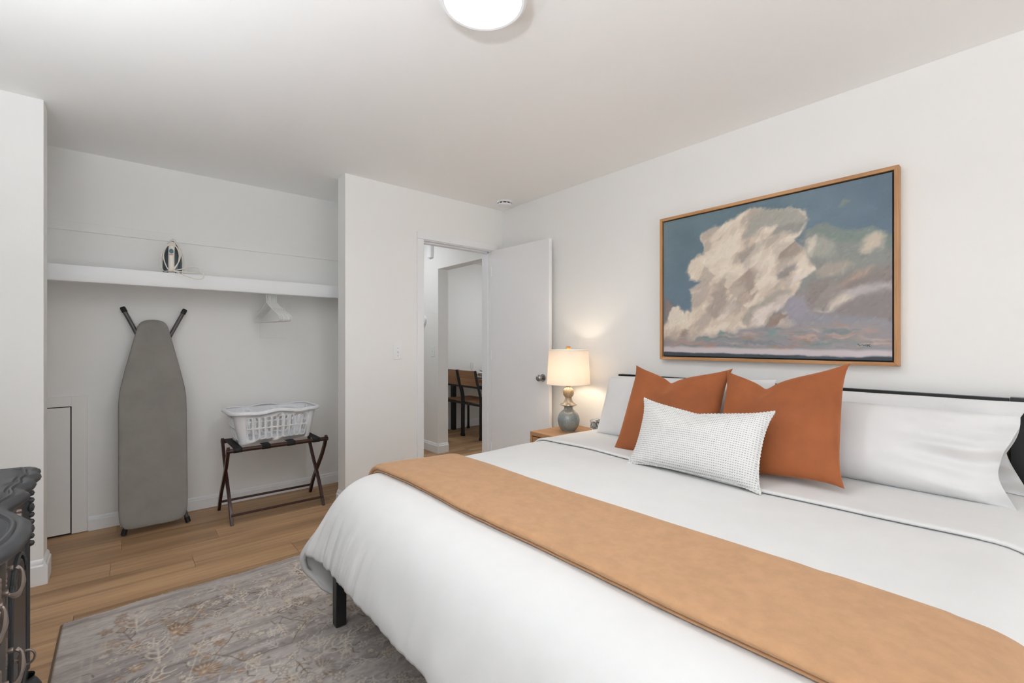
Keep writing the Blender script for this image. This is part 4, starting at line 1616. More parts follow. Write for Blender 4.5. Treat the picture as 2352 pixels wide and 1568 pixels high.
    for k in range(560):
        x, y = rg.uniform(RX0 + 0.14, RX1), rg.uniform(RY0, RY1 - 0.12)
        sprig(x, y, rg.uniform(0.05, 0.11), rg.choice([0, PI / 2, PI, -PI / 2]) + rg.normal(0, 0.25), [CR, CR, LG, BR, (196, 178, 156)][rg.integers(5)], int(rg.integers(2, 5)), rg.uniform(0.0035, 0.0058))
    for (x, y, r, a, w_) in ((0.16, 2.33, 0.060, 0.4, True), (0.70, 2.42, 0.042, 0.9, False), (0.62, 2.22, 0.048, 0.6, False), (0.78, 1.98, 0.060, 0.3, False), (0.22, 1.98, 0.055, 0.7, True), (0.92, 2.24, 0.05, 0.2, False), (0.30, 1.66, 0.055, 0.5, True), (0.55, 1.72, 0.05, 0.1, False), (0.85, 1.50, 0.055, 0.5, False), (0.05, 1.50, 0.06, 0.5, True)):
        palmette(x, y, r, a, w_)
    for (x, y, r, c) in ((0.43, 2.06, 0.15, BR), (0.43, 2.06, 0.25, CR), (0.37, 2.42, 0.13, CR), (0.80, 1.75, 0.16, CR), (0.05, 1.85, 0.13, CR), (0.60, 1.40, 0.2, CR), (0.60, 1.40, 0.12, BR)):
        lattice(x, y, r, c, int(rg.integers(5, 8)))
    for (x, y, a) in ((0.04, 2.50, PI / 2), (0.10, 2.20, PI / 2), (0.72, 2.50, PI / 2 + 0.2), (0.74, 2.30, PI / 2), (0.55, 1.85, 0.3), (-0.02, 2.04, 0.6)):
        sprig(x, y - 0.06, 0.15, a, CR, 4, 0.008)
    # plain border band with two fine guard lines
    bd = np.minimum(np.minimum(jx[None] - RX0, RX1 - jx[None]), np.minimum(iy[:, None] - RY0, RY1 - iy[:, None]))
    k = sstep(0.092, 0.075, bd)[..., None]
    img[:] = img * (1 - k) + ground * k
    for d0 in (0.085, 0.112):
        k = (np.exp(-((bd - d0) / 0.004) ** 2) * 0.55)[..., None]
        img[:] = img * (1 - k) + np.array([184, 176, 168]) * k
    # worn, brushed back into the ground
    wear = sstep(0.50, 0.75, fbm(HN, WN, (60, 14), 41, 4))[..., None] * 0.40
    img[:] = img * (1 - wear) + ground * wear
    img += (fbm(HN, WN, (500, 120), 51, 2)[..., None] - 0.5) * 26
    k = (sstep(0.012, 0.004, jx - RX0))[None, :, None]
    img[:] = img * (1 - k) + np.array([120, 104, 88]) * k
    return gx(img.clip(0, 255)[..., 0]), gx(img.clip(0, 255)[..., 1]), gx(img.clip(0, 255)[..., 2])


xs = np.concatenate([np.arange(RX0, 1.10, 0.0036), np.arange(1.10, RX1 + 0.001, 0.02)])
ys = np.concatenate([np.arange(RY0, 0.9, 0.012), np.arange(0.9, RY1 + 0.0005, 0.0038)])
r_, g_, b_ = rug_raster(xs, ys)
XX, YY = np.meshgrid(xs, ys)
ZZ = np.full_like(XX, RT) + 0.0008 * np.sin(XX * 9 + 1) * np.sin(YY * 7)
wob = 0.006 * np.sin(XX * 11) + 0.003 * np.sin(XX * 37)
YY = YY + wob * sstep(RY1 - 0.15, RY1, YY)
edge = np.minimum(XX - RX0, RY1 - ys[:, None])
ZZ = ZZ - RT * 0.75 * (1 - sstep(0, 0.010, edge))
rug = thing('area_rug', 'worn grey and cream oriental area rug under the bed', 'rug', (0.95, 1.1, 0))
raster_mesh('rug_pile', np.stack([XX, YY, ZZ], -1), np.stack([r_, g_, b_], -1), attr_mat('rug_wool', 0.95, 420, 0.35, 0.1), rug)
MB().box(RX0 + 0.002, RX1 - 0.002, RY0 + 0.002, RY1 - 0.004, 0.0003, 0.0024).build('rug_backing', M['gap'], rug)
fr = MB()
rg = np.random.default_rng(5)
for x in np.arange(RX0 + 0.01, 1.2, 0.0045):
    y = RY1 + 0.006 * math.sin(x * 11) + 0.003 * math.sin(x * 37)
    l_ = rg.uniform(0.004, 0.016)
    fr.tube([(x, y - 0.006, 0.004), (x + rg.normal(0, 0.003), y + l_ * 0.6, 0.004), (x + rg.normal(0, 0.004), y + l_, 0.0018)], 0.0014, 4, caps=False)
o = fr.build('fringe', fabric('wool_fringe', (190, 178, 166), 0.95, 0.1, 500, 0.2, 0.2, 60), rug)
o['kind'] = 'stuff'

# ------------------------------------------------------------------ ironing board
ib = thing('ironing_board', 'grey covered ironing board leaning upright in the closet', 'ironing board', (0.150, 3.70, 0.0), (R(-9.0), 0, 0))
# local: x across, z along the board, front towards -y
half = [(1.375, 0.0), (1.373, 0.030), (1.366, 0.058), (1.350, 0.080), (1.325, 0.094), (1.28, 0.106), (1.22, 0.122), (1.15, 0.140), (1.06, 0.163), (0.97, 0.184), (0.90, 0.198), (0.83, 0.205), (0.74, 0.207), (0.6, 0.206), (0.4, 0.205), (0.22, 0.204), (0.13, 0.202), (0.085, 0.194), (0.058, 0.176), (0.044, 0.15), (0.040, 0.10), (0.040, 0.0)]
L_ = [(-w * 0.86, z) for z, w in half] + [(w * 0.86, z) for z, w in half[::-1][1:-1]]
outline = catmull(L_, 4, closed=True)
cen = np.array([0, 0.65])
rings = []
for k, y in ((0.80, -0.026), (0.94, -0.0255), (0.985, -0.021), (1.0, -0.011), (1.0, 0.004), (0.97, 0.010), (0.90, 0.0105)):
    if k == 0:
        q = np.tile(cen, (len(outline), 1)) + (outline - cen) * 0.02
    else:
        d = outline - cen
        n_ = np.linalg.norm(d, axis=1)[:, None]
        q = outline - d / n_ * (1 - k) * 0.16
    rings.append(np.stack([q[:, 0], np.full(len(q), y), q[:, 1]], -1))
rings = np.array(rings)
wv = np.sin(rings[..., 0] * 70 + 3 * np.sin(rings[..., 2] * 9)) * 0.0015 * sstep(0.30, 0.06, rings[..., 2])
rings[..., 1] += wv
f = MB()
f.grid(rings, closed_v=True)
f.f.append(tuple(range(len(outline)))[::-1])
f.build('cover', M['board'], ib, local=True, angle=75)
f = MB()
f.grid(np.stack([np.stack([outline[:, 0] * 0.97, np.full(len(outline), y), 0.65 + (outline[:, 1] - 0.65) * 0.985], -1) for y in (0.006, 0.014)]), closed_v=True)
f.build('steel_deck', M['tube'], ib, local=True)
f = MB()
f.tube([(-0.165, -0.004, 0.075), (-0.10, -0.016, 0.052), (0.02, -0.016, 0.047), (0.11, -0.012, 0.053), (0.15, -0.004, 0.072)], 0.005, 6)
f.build('hem_cord', M['ivory'], ib, local=True)


def foot_tube(p, q, r=0.0125):
    p, q = np.array(p, float), np.array(q, float)
    a = MB()
    a.tube([p, q], r, 12)
    t_ = a.build('leg', M['tube'], ib, local=True)
    d = (q - p) / np.linalg.norm(q - p)
    a = MB()
    a.tube([q - d * 0.03, q - d * 0.002, q + d * 0.006], [r * 1.22, r * 1.22, r * 1.05], 12)
    a.build('end_cap', M['rubber'], t_, local=True)


foot_tube((-0.055, 0.030, 1.22), (-0.155, 0.016, 1.455))
foot_tube((0.070, 0.030, 1.22), (0.178, 0.016, 1.455))
foot_tube((-0.02, 0.030, 0.62), (-0.150, 0.024, 0.016))
foot_tube((0.03, 0.030, 0.62), (0.178, 0.024, 0.016))

# ------------------------------------------------------------------ luggage rack
rk = thing('luggage_rack', 'folding mahogany luggage rack with black straps under the basket', 'luggage rack', (0.83, 3.665, 0))
RXA, RXB = 0.522, 1.148
yf, yb = 3.470, 3.862


def sleg(x, p0, p1):
    """gently bowed flat leg from p0 (y, z) up to p1"""
    (y0, z0), (y1, z1) = p0, p1
    pts = []
    for t in np.linspace(0, 1, 15):
        bow = 0.016 * math.sin(2 * PI * t) * (1 if y1 > y0 else -1)
        pts.append((y0 + (y1 - y0) * t - bow, z0 + (z1 - z0) * t))
    pts = np.array(pts)
    d = np.gradient(pts, axis=0)
    nrm = np.stack([-d[:, 1], d[:, 0]], -1)
    nrm /= np.linalg.norm(nrm, axis=1)[:, None]
    a, b_ = pts + nrm * 0.0135, pts - nrm * 0.0135
    a[0, 1] = b_[0, 1] = 0.0
    w = 0.0095
    P = np.stack([np.column_stack([np.full(15, x - w), a]), np.column_stack([np.full(15, x + w), a]), np.column_stack([np.full(15, x + w), b_]), np.column_stack([np.full(15, x - w), b_])], 1)
    m_ = MB()
    m_.grid(P, closed_v=True)
    m_.f.append((0, 1, 2, 3))
    m_.f.append(tuple(14 * 4 + k for k in (3, 2, 1, 0)))
    m_.build('leg', M['rack'], rk, bevel=0.002)


for xo, xi in ((RXA, RXA + 0.020), (RXB, RXB - 0.020)):
    sleg(xo, (yb, 0), (yf + 0.004, 0.512))
    sleg(xi, (yf + 0.008, 0), (yb, 0.512))
for x in (RXA + 0.010, RXB - 0.010):
    f = MB()
    f.tube([(x - 0.022, (yf + yb) / 2, 0.256), (x + 0.022, (yf + yb) / 2, 0.256)], 0.004, 8)
    f.build('pivot_bolt', M['steel'], rk)
for y, a, b_ in ((yf + 0.010, RXA - 0.012, RXB + 0.012), (yb - 0.006, RXA + 0.010, RXB - 0.010)):
    f = MB()
    f.tube([(a, y, 0.492), (b_, y, 0.492)], 0.0145, 14)
    f.build('top_rail', M['rack'], rk)
for y, a, b_ in ((yf + 0.018, RXA + 0.02, RXB - 0.02), (yb - 0.012, RXA, RXB)):
    f = MB()
    f.tube([(a, y, 0.062), (b_, y, 0.062)], 0.0085, 10)
    f.build('stretcher', M['rack'], rk)
for x in (0.575, 0.745, 0.905, 1.075):
    w = 0.026
    loop = []
    for (yc, side) in ((yf + 0.010, -1), (yb - 0.006, 1)):
        ang = np.linspace(PI * 1.35, PI * 0.5, 8) if side < 0 else np.linspace(PI * 0.5, -PI * 0.35, 8)
        for a in ang:
            loop.append((yc + 0.0162 * math.cos(a), 0.492 + 0.0162 * math.sin(a)))
    loop = np.array(loop)
    P = np.stack([np.column_stack([np.full(len(loop), x - w), loop]), np.column_stack([np.full(len(loop), x + w), loop])], 1)
    f = MB()
    f.grid(P)
    f.build('strap', M['strap'], rk, solid=0.002)

# ------------------------------------------------------------------ laundry basket
BKX, BKY, BKZ = 0.822, 3.662, 0.516
bk = thing('laundry_basket', 'white plastic laundry basket with slotted sides on the luggage rack', 'basket', (BKX, BKY, BKZ), (0, 0, R(1.5)))


def rrect(hx, hy, r, per=8):
    pts = []
    for cx, cy, a0 in ((hx - r, hy - r, 0), (-(hx - r), hy - r, 90), (-(hx - r), -(hy - r), 180), (hx - r, -(hy - r), 270)):
        for k in range(per + 1):
            a = R(a0 + 90.0 * k / per)
            pts.append((cx + r * math.cos(a), cy + r * math.sin(a)))
    return np.array(pts)


BH = 0.215


def dims(h):
    t = h / BH
    return 0.228 + 0.042 * t, 0.135 + 0.035 * t, 0.045 + 0.02 * t


def wallpt(side, s, h):
    """side 0 front(-y) 1 right(+x) 2 back 3 left ; s in -1..1 along the flat"""
    hx, hy, r = dims(h)
    if side == 0:
        return (s * (hx - r), -hy, h)
    if side == 2:
        return (-s * (hx - r), hy, h)
    if side == 1:
        return (hx, s * (hy - r), h)
    return (-hx, -s * (hy - r), h)


bm_ = MB()
for side, ncol in ((0, 10), (1, 5), (2, 10), (3, 5)):
    hb = [0.0, 0.020, 0.100, 0.180, BH]
    edges = np.linspace(-1, 1, ncol + 1)
    for r0, r1 in ((0, 1), (3, 4)):
        P = np.array([[wallpt(side, e, hb[k]) for e in edges] for k in (r0, r1)])
        bm_.grid(P)
    for r0 in (1, 2):
        h0, h1 = hb[r0], hb[r0 + 1]
        for c_ in range(ncol):
            s0_, s1_ = edges[c_], edges[c_ + 1]
            sm, sh_ = (s0_ + s1_) / 2, (s1_ - s0_) / 2
            hm, hh_ = (h0 + h1) / 2, (h1 - h0) / 2
            N = 24
            inner, outer = [], []
            for k in range(N):
                a = 2 * PI * k / N
                # outer rectangle by angle
                ca, sa = math.cos(a), math.sin(a)
                m_ = max(abs(ca), abs(sa))
                outer.append((sm + sh_ * ca / m_, hm + hh_ * sa / m_))
                # stadium slot
                iw, ih = 0.64 * sh_, 0.90 * hh_
                flat = ih - iw * (hh_ / hh_) * 0.010 / sh_ * 0  # slot ends are round in metres
                rad = 0.013 if ncol == 10 else 0.010
                yy_ = (ih - rad) * (1 if sa >= 0 else -1) + rad * sa
                inner.append((sm + iw * ca, hm + yy_))
            base = len(bm_.v)
            for (s_, h_) in outer + inner:
                bm_.v.append(wallpt(side, s_, h_))
            for k in range(N):
                k2 = (k + 1) % N
                bm_.f.append((base + k, base + k2, base + N + k2, base + N + k))
# rounded corners
for q in range(4):
    rows_ = []
    for h in (0.0, 0.02, 0.1, 0.18, BH):
        hx, hy, r = dims(h)
        cx, cy = [(hx - r, hy - r), (-(hx - r), hy - r), (-(hx - r), -(hy - r)), (hx - r, -(hy - r))][q]
        rows_.append([(cx + r * math.cos(R(90 * q + 90 * k / 8)), cy + r * math.sin(R(90 * q + 90 * k / 8)), h) for k in range(9)])
    bm_.grid(np.array(rows_))
hx, hy, r = dims(0)
o_ = rrect(hx, hy, r)
bm_.grid(np.stack([np.column_stack([o_ * s_, np.full(len(o_), z_)]) for s_, z_ in ((1, 0), (0.96, -0.004), (0.9, -0.004), (0.02, -0.004))]), closed_v=True)
bm_.build('tub', M['plastic'], bk, local=True, solid=0.0028, angle=50, merge=0.0002)
rings = []
for (dx, dz) in ((0, -0.001), (0.004, 0.004), (0.014, 0.006), (0.022, 0.003), (0.026, -0.005), (0.0255, -0.014), (0.023, -0.016)):
    hx, hy, r = dims(BH)
    p = rrect(hx + dx, hy + dx, r + dx)
    # raised wave on the long sides for the hand grips
    wave_ = 0.012 * np.exp(-((np.abs(p[:, 0]) - 0.0) / 0.07) ** 2) * (np.abs(p[:, 1]) > hy * 0.9) - 0.010 * np.exp(-((np.abs(p[:, 0]) - 0.14) / 0.05) ** 2)
    rings.append((p, BH + dz, wave_))
P = []
for p, z, wv_ in rings:
    # resample for a smooth lip
    q = []
    n_ = len(p)
    for i in range(n_):
        a_, b2 = p[i], p[(i + 1) % n_]
        m_ = max(1, int(np.linalg.norm(b2 - a_) / 0.02) if i in (8, 17, 26, 35) else 1)
        m_ = 16 if i in (8, 26) else (9 if i in (17, 35) else 1)
        for k in range(m_):
            q.append(a_ + (b2 - a_) * k / m_)
    q = np.array(q)
    hx, hy, r = dims(BH)
    wz = 0.010 * np.exp(-(q[:, 0] / 0.06) ** 2) * (np.abs(q[:, 1]) > hy * 0.9) - 0.006 * np.exp(-((np.abs(q[:, 0]) - 0.13) / 0.05) ** 2)
    P.append(np.column_stack([q, z + wz + 0.004]))
f = MB()
f.grid(np.array(P), closed_v=True)
f.build('rim', M['plastic'], bk, local=True, solid=0.0028, angle=60)

# ------------------------------------------------------------------ hangers
hpts = []


def hanger_mesh():
    m_ = MB()
    r = 0.0034
    # hook round the rod (centre y 0, z 0), then a cranked neck
    hk = [(0, 0.019 * math.cos(a), 0.019 * math.sin(a)) for a in np.linspace(R(215), R(0), 14)]
    hk += [(0, 0.016, -0.025), (0, 0.003, -0.045), (0, 0.0, -0.06), (0, 0.0, -0.085), (0, 0, -0.106)]
    m_.tube(catmull(hk, 2), r * 0.85, 6)
    w, dz = 0.200, 0.060
    loop = [(0, 0, -0.106), (0, -0.05, -0.134), (0, -0.12, -0.172), (0, -0.175, -0.200), (0, -0.195, -0.216), (0, -0.198, -0.230), (0, -0.188, -0.241), (0, -0.16, -0.245),
            (0, 0, -0.246), (0, 0.16, -0.245), (0, 0.188, -0.241), (0, 0.198, -0.230), (0, 0.195, -0.216), (0, 0.175, -0.200), (0, 0.12, -0.172), (0, 0.05, -0.134)]
    m_.tube(catmull(loop, 4, closed=True), r, 7, closed=True)
    for s in (-1, 1):
        m_.tube([(0, s * 0.120, -0.170), (0, s * 0.125, -0.157), (0, s * 0.136, -0.160)], r * 0.8, 6)
    return m_


hm = hanger_mesh()
h0 = hm.build('clothes_hanger', M['hanger'], local=True, angle=70)
HG = 'white plastic hangers on the closet rod'
hx_ = [0.800 + 0.0092 * k for k in range(8)]
tilt_ = [13 + 0.5 * k for k in range(8)]
for i, x in enumerate(hx_):
    o = h0 if i == 0 else h0.copy()
    if i:
        COL.objects.link(o)
    o.location = (x, 3.72, 1.6055)
    o.rotation_euler = (0, 0, R(tilt_[i]))
    tag(o, 'thin white plastic clothes hanger on the closet rod', 'hanger', HG)

# ------------------------------------------------------------------ iron
IX, IY, IZ = 0.243, 3.728, 1.657
irn = thing('clothes_iron', 'white and petrol steam iron standing on its heel on the closet shelf', 'iron', (IX, IY, IZ), (R(-4), 0, R(-8)))
irn.scale = (1.14, 1.14, 1.14)
# local: z up = towards the tip, -y = handle side facing the room
sole = []
for z, w in ((0.0, 0.050), (0.03, 0.0535), (0.07, 0.054), (0.11, 0.050), (0.15, 0.040), (0.18, 0.028), (0.20, 0.016), (0.212, 0.006), (0.216, 0.0)):
    sole.append((w, z))
ol = [(w, z) for w, z in sole] + [(-w, z) for w, z in sole[::-1][1:]]
f = MB()
f.prism(ol, 0.030, 0.036, axis=1)
f.build('soleplate', M['steel'], irn, local=True, bevel=0.001)


def loft(sections):
    m_ = MB()
    m_.grid(np.array(sections), closed_v=True)
    n_ = len(sections[0])
    m_.f.append(tuple(range(n_))[::-1])
    k = (len(sections) - 1) * n_
    m_.f.append(tuple(range(k, k + n_)))
    return m_


def body_outline(sc, y, top=0.212):
    return [(w * sc, y, min(z, top) * (0.5 + 0.5 * sc) if z > 0.1 else z) for (w, z) in ol]


loft([body_outline(0.97, 0.030), body_outline(0.96, 0.020), body_outline(0.88, 0.010)]).build('skirt', M['ivory'], irn, local=True)
loft([body_outline(0.86, 0.011), body_outline(0.80, -0.004), body_outline(0.66, -0.016), body_outline(0.5, -0.02)]).build('water_tank', M['iron_grey'], irn, local=True)
f = MB()
f.tube(catmull([(0, -0.012, 0.165), (0, -0.022, 0.172), (0, -0.030, 0.160)], 4), [0.016] * 9, 10, squash=(1, 0.8))
f.build('nozzle_block', M['ivory'], irn, local=True)
f = MB()
f.tube(catmull([(0, -0.014, 0.004), (0, -0.042, 0.006), (0, -0.054, 0.025), (0, -0.056, 0.07), (0, -0.056, 0.11), (0, -0.050, 0.140), (0, -0.030, 0.158), (0, -0.012, 0.160)], 4), 0.0135, 12, squash=(1.05, 0.8))
hd = f.build('handle', M['ivory'], irn, local=True)
f = MB()
f.lathe([(0, -0.0705), (0.009, -0.070), (0.0105, -0.066), (0.0105, -0.060)], (0, 0, 0.118), 18, axis=1)
f.v = [(x * 0.95, y, 0.118 + (z - 0.118) * 1.35) for x, y, z in f.v]
f.build('steam_button', M['iron_blue'], hd, local=True)
f = MB()
f.tube([(-0.008, -0.0672, 0.0985), (0, -0.0678, 0.0965), (0.008, -0.0672, 0.0985)], 0.0014, 6)
f.build('pilot_light', M['red'], hd, local=True)
cordp = [(0.004, -0.050, 0.008), (0.012, -0.062, 0.012), (0.030, -0.045, 0.060), (0.034, -0.042, 0.11), (0.020, -0.046, 0.15), (-0.008, -0.052, 0.158), (-0.032, -0.048, 0.13), (-0.036, -0.044, 0.08), (-0.022, -0.052, 0.030), (-0.004, -0.062, 0.006),
         (0.016, -0.055, 0.03), (0.038, -0.046, 0.08), (0.036, -0.046, 0.125), (0.006, -0.054, 0.163), (-0.028, -0.050, 0.148), (-0.045, -0.040, 0.10), (-0.048, -0.03, 0.045), (-0.038, -0.03, 0.010), (-0.012, -0.062, 0.004),
         (0.01, -0.066, 0.008), (0.045, -0.066, 0.018), (0.075, -0.062, 0.034), (0.105, -0.060, 0.040), (0.130, -0.060, 0.030), (0.138, -0.062, 0.010), (0.126, -0.066, 0.003), (0.07, -0.066, 0.003), (0.02, -0.068, 0.003), (0.012, -0.073, 0.004), (0.030, -0.0815, -0.004), (0.07, -0.0815, -0.022), (0.12, -0.0815, -0.036), (0.15, -0.0815, -0.028), (0.152, -0.080, -0.006), (0.14, -0.074, 0.004), (0.115, -0.068, 0.004)]
f = MB()
f.tube(catmull(cordp, 6), 0.0026, 6)
f.build('power_cord', M['ivory'], irn, local=True)

# ------------------------------------------------------------------ dresser
DC = 1.53
DZT = 0.78
dr = thing('dresser', 'dark charcoal serpentine dresser with copper pulls against the left wall', 'dresser', (-0.46, DC, 0))
fy = np.array([0.0, 0.09, 0.26, 0.396, 0.45, 0.543, 0.59, 0.643, 0.70, 0.745, 0.775])
fx = np.array([-0.163, -0.170, -0.238, -0.203, -0.228, -0.205, -0.228, -0.203, -0.226, -0.212, -0.245])


def front_x(dy):
    d = np.abs(np.asarray(dy, float))
    return np.interp(d, fy, fx)


yd = np.linspace(-0.775, 0.775, 311)
ker = np.exp(-(np.arange(-9, 10) / 4.0) ** 2)
ker /= ker.sum()
fxs = np.convolve(np.pad(front_x(yd), 9, mode='edge'), ker, 'valid')
front = np.column_stack([fxs, yd + DC])
poly_ = np.vstack([front, [[-0.30, DC + 0.785], [-0.5, DC + 0.785], [-0.74, DC + 0.785], [-0.74, DC - 0.785], [-0.5, DC - 0.785], [-0.30, DC - 0.785]]])


def ring_at(d):
    """outline drawn in by d: the lobes soften as it moves in"""
    w = max(1, int(d * 260))
    kk = np.exp(-(np.arange(-2 * w, 2 * w + 1) / float(w)) ** 2)
    kk /= kk.sum()
    fr = np.convolve(np.pad(fxs, 2 * w, mode='edge'), kk, 'valid') - d
    yy_ = DC + yd * (0.775 - d) / 0.775
    e = 0.785 - d
    return np.vstack([np.column_stack([fr, yy_]), [[-0.30 - d, DC + e], [-0.5, DC + e], [-0.74, DC + e], [-0.74, DC - e], [-0.5, DC - e], [-0.30 - d, DC - e]]])


rings = []
for d, z in ((0.070, DZT), (0.046, DZT), (0.042, DZT - 0.005), (0.037, DZT - 0.005), (0.034, DZT), (0.030, DZT), (0.026, DZT - 0.006), (0.021, DZT - 0.003), (0.010, DZT - 0.006), (0.002, DZT - 0.014), (0.0, DZT - 0.022), (0.003, DZT - 0.030), (0.010, DZT - 0.036), (0.024, DZT - 0.039), (0.028, DZT - 0.050), (0.045, DZT - 0.054)):
    q = ring_at(d)
    rings.append(np.column_stack([q, np.full(len(q), z)]))
f = MB()
f.grid(np.array(rings), closed_v=True)
n_ = len(poly_)
f.f.append(tuple(range(n_)))
f.build('top', M['dresser'], dr, angle=50)


def body_x(y):
    d = np.abs(y - DC)
    return -0.262 + 0.030 * (0.5 + 0.5 * np.cos(PI * np.clip(d / 0.42, 0, 1)))


def front_panel(y0, y1, z0, z1, t, name, parent, mat=M['dresser'], n=18, bev=0.004):
    """slab following the bowed front, standing t proud"""
    ys = np.linspace(y0, y1, n)
    out = np.column_stack([body_x(ys) + t, ys])
    back = np.column_stack([body_x(ys)[::-1] - 0.002, ys[::-1]])
    m_ = MB()
    m_.prism(np.vstack([out, back]).tolist(), z0, z1, axis=2)
    return m_.build(name, mat, parent, bevel=bev)


ys = np.linspace(DC - 0.735, DC + 0.735, 80)
car = np.vstack([np.column_stack([body_x(ys) - 0.001, ys]), [[-0.73, DC + 0.735], [-0.73, DC - 0.735]]])
f = MB()
f.prism(car.tolist(), 0.075, DZT - 0.05, axis=2)
f.build('carcass', M['dresser'], dr, bevel=0.002)
f = MB()
for z, o in ((0.075, 0.012),):
    car2 = np.vstack([np.column_stack([body_x(ys) + 0.014, ys]), [[-0.735, DC + 0.745], [-0.735, DC - 0.745]]])
    f.prism(car2.tolist(), 0.060, 0.095, axis=2)
f.build('plinth', M['dresser'], dr, bevel=0.005)


def bail(yc, z, parent, half=0.082):
    xp = float(body_x(yc)) + 0.014
    for s in (-1, 1):
        y = yc + s * half
        xq = float(body_x(y)) + 0.012
        m_ = MB()
        # leafy rosette: stacked lobes
        for (dz, r) in ((0.030, 0.009), (0.018, 0.013), (0.0, 0.016), (-0.018, 0.012), (-0.032, 0.008), (-0.042, 0.005)):
            m_.lathe([(0, 0.007), (r * 0.5, 0.006), (r * 0.9, 0.003), (r, 0.0), (r, -0.006)], (xq, y + 0.003 * math.sin(dz * 200), z + dz), 10, axis=0)
        m_.lathe([(0, 0.018), (0.006, 0.017), (0.007, 0.013), (0.005, 0.006)], (xq, y, z), 10, axis=0)
        pl_ = m_.build('pull_rosette', M['pewter'], parent)
    p = [(xp + 0.012, yc - half, z), (xp + 0.022, yc - half * 0.92, z - 0.010), (xp + 0.027, yc - half * 0.5, z - 0.026), (xp + 0.029, yc, z - 0.030), (xp + 0.027, yc + half * 0.5, z - 0.026), (xp + 0.022, yc + half * 0.92, z - 0.010), (xp + 0.012, yc + half, z)]
    c_ = catmull(p, 5)
    m_ = MB()
    m_.tube(c_, 0.0042 + 0.0022 * np.sin(np.linspace(0, PI, len(c_))) + 0.0012 * np.cos(np.linspace(0, 6 * PI, len(c_))), 8)
    m_.build('bail', M['pewter'], parent)


for z0, z1 in ((0.540, 0.712), (0.300, 0.528), (0.105, 0.288)):
    d = front_panel(DC - 0.345, DC + 0.345, z0, z1, 0.012, 'drawer', dr)
    pn = front_panel(DC - 0.325, DC + 0.325, z0 + 0.02, z1 - 0.02, 0.016, 'drawer_moulding', d, bev=0.003)
    for yc in (DC - 0.115, DC + 0.115):
        bail(yc, (z0 + z1) / 2 + 0.0, d)
for s in (-1, 1):
    a, b_ = DC + s * 0.375, DC + s * 0.700
    y0, y1 = min(a, b_), max(a, b_)
    d = front_panel(y0, y1, 0.605, 0.705, 0.010, 'drawer', dr)
    f = MB()
    for (dz, r) in ((0.016, 0.007), (0.0, 0.012), (-0.016, 0.008)):
        f.lathe([(0, 0.012), (r * 0.6, 0.010), (r, 0.003), (r, -0.004)], (float(body_x((y0 + y1) / 2)) + 0.010, (y0 + y1) / 2, 0.668 + dz), 12, axis=0)
    f.build('knob', M['pewter'], d)
    d = front_panel(y0, y1, 0.105, 0.590, 0.010, 'door', dr)
    # arched raised panel
    ym, hw = (y0 + y1) / 2, (y1 - y0) / 2 - 0.05
    arch = [(ym - hw, 0.15), (ym + hw, 0.15), (ym + hw, 0.46)] + [(ym + hw * math.cos(t_) * (0.8), 0.47 + 0.06 * math.sin(t_)) for t_ in np.linspace(0.0, PI, 12)] + [(ym - hw, 0.46)]
    xq = float(body_x(ym)) + 0.004
    f = MB()
    f.prism(arch, xq, xq + 0.013, axis=0)
    f.build('raised_panel', M['dresser'], d, bevel=0.006)
    f = MB()
    f.tube([(xq + 0.010, p[0], p[1]) for p in catmull([(ym + (p[0] - ym) * 1.12, 0.31 + (p[1] - 0.31) * 1.06) for p in arch], 2, closed=True)], 0.006, 6, closed=True)
    f.build('panel_moulding', M['dresser'], d)
    kyy = y0 + 0.03 if s > 0 else y1 - 0.03
    kxx = float(body_x(kyy)) + 0.010
    f = MB()
    for (dz, r) in ((0.045, 0.006), (0.03, 0.010), (0.0, 0.013), (-0.03, 0.010), (-0.05, 0.006), (0.015, 0.009), (-0.015, 0.009)):
        f.lathe([(0, 0.004), (r * 0.8, 0.003), (r, 0), (r, -0.003)], (kxx, kyy, 0.300 + dz), 10, axis=0)
    f.build('escutcheon', M['dresser'], d)
    if s > 0:
        f = MB()
        f.tube([(kxx, kyy, 0.285), (kxx + 0.022, kyy, 0.285)], 0.0035, 8)
        f.lathe([(0.0035, 0.008), (0.006, 0.011), (0.0035, 0.014)], (kxx, kyy, 0.285), 10, axis=0)
        f.tube([(kxx + 0.036 + 0.017 * math.cos(t_), kyy, 0.285 + 0.021 * math.sin(t_)) for t_ in np.linspace(0, 2 * PI, 24, endpoint=False)], 0.0032, 6, closed=True)
        f.tube([(kxx + 0.020, kyy, 0.296), (kxx + 0.027, kyy, 0.288), (kxx + 0.027, kyy, 0.282), (kxx + 0.020, kyy, 0.274)], 0.003, 6)
        f.build('key', M['pewter'], d)
    # carved corner post and foot
    yc = DC + s * 0.722
    f = MB()
    xq = -0.262
    f.tube([(xq + 0.002, yc, 0.095), (xq + 0.002, yc, 0.72)], 0.017, 12)
    for k, z in enumerate(np.linspace(0.52, 0.715, 9)):
        r = 0.011 + 0.006 * (k % 3 == 2)
        f.lathe([(0, 0.014), (r * 0.7, 0.011), (r, 0.003), (r * 0.8, -0.006)], (xq + 0.016, yc + 0.002, z), 10, axis=0)
    f.build('corner_post', M['dresser'], dr)
    for xf in (-0.255, -0.68):
        f = MB()
        c_ = catmull([(0.0, 0.0), (0.035, 0.0), (0.046, 0.014), (0.046, 0.030), (0.036, 0.052), (0.028, 0.066), (0.030, 0.075)], 3)
        f.lathe([(max(r, 0), z) for r, z in c_], (xf - 0.005, DC + s * 0.715, 0), 20)
        f.build('foot', M['dresser'], dr)

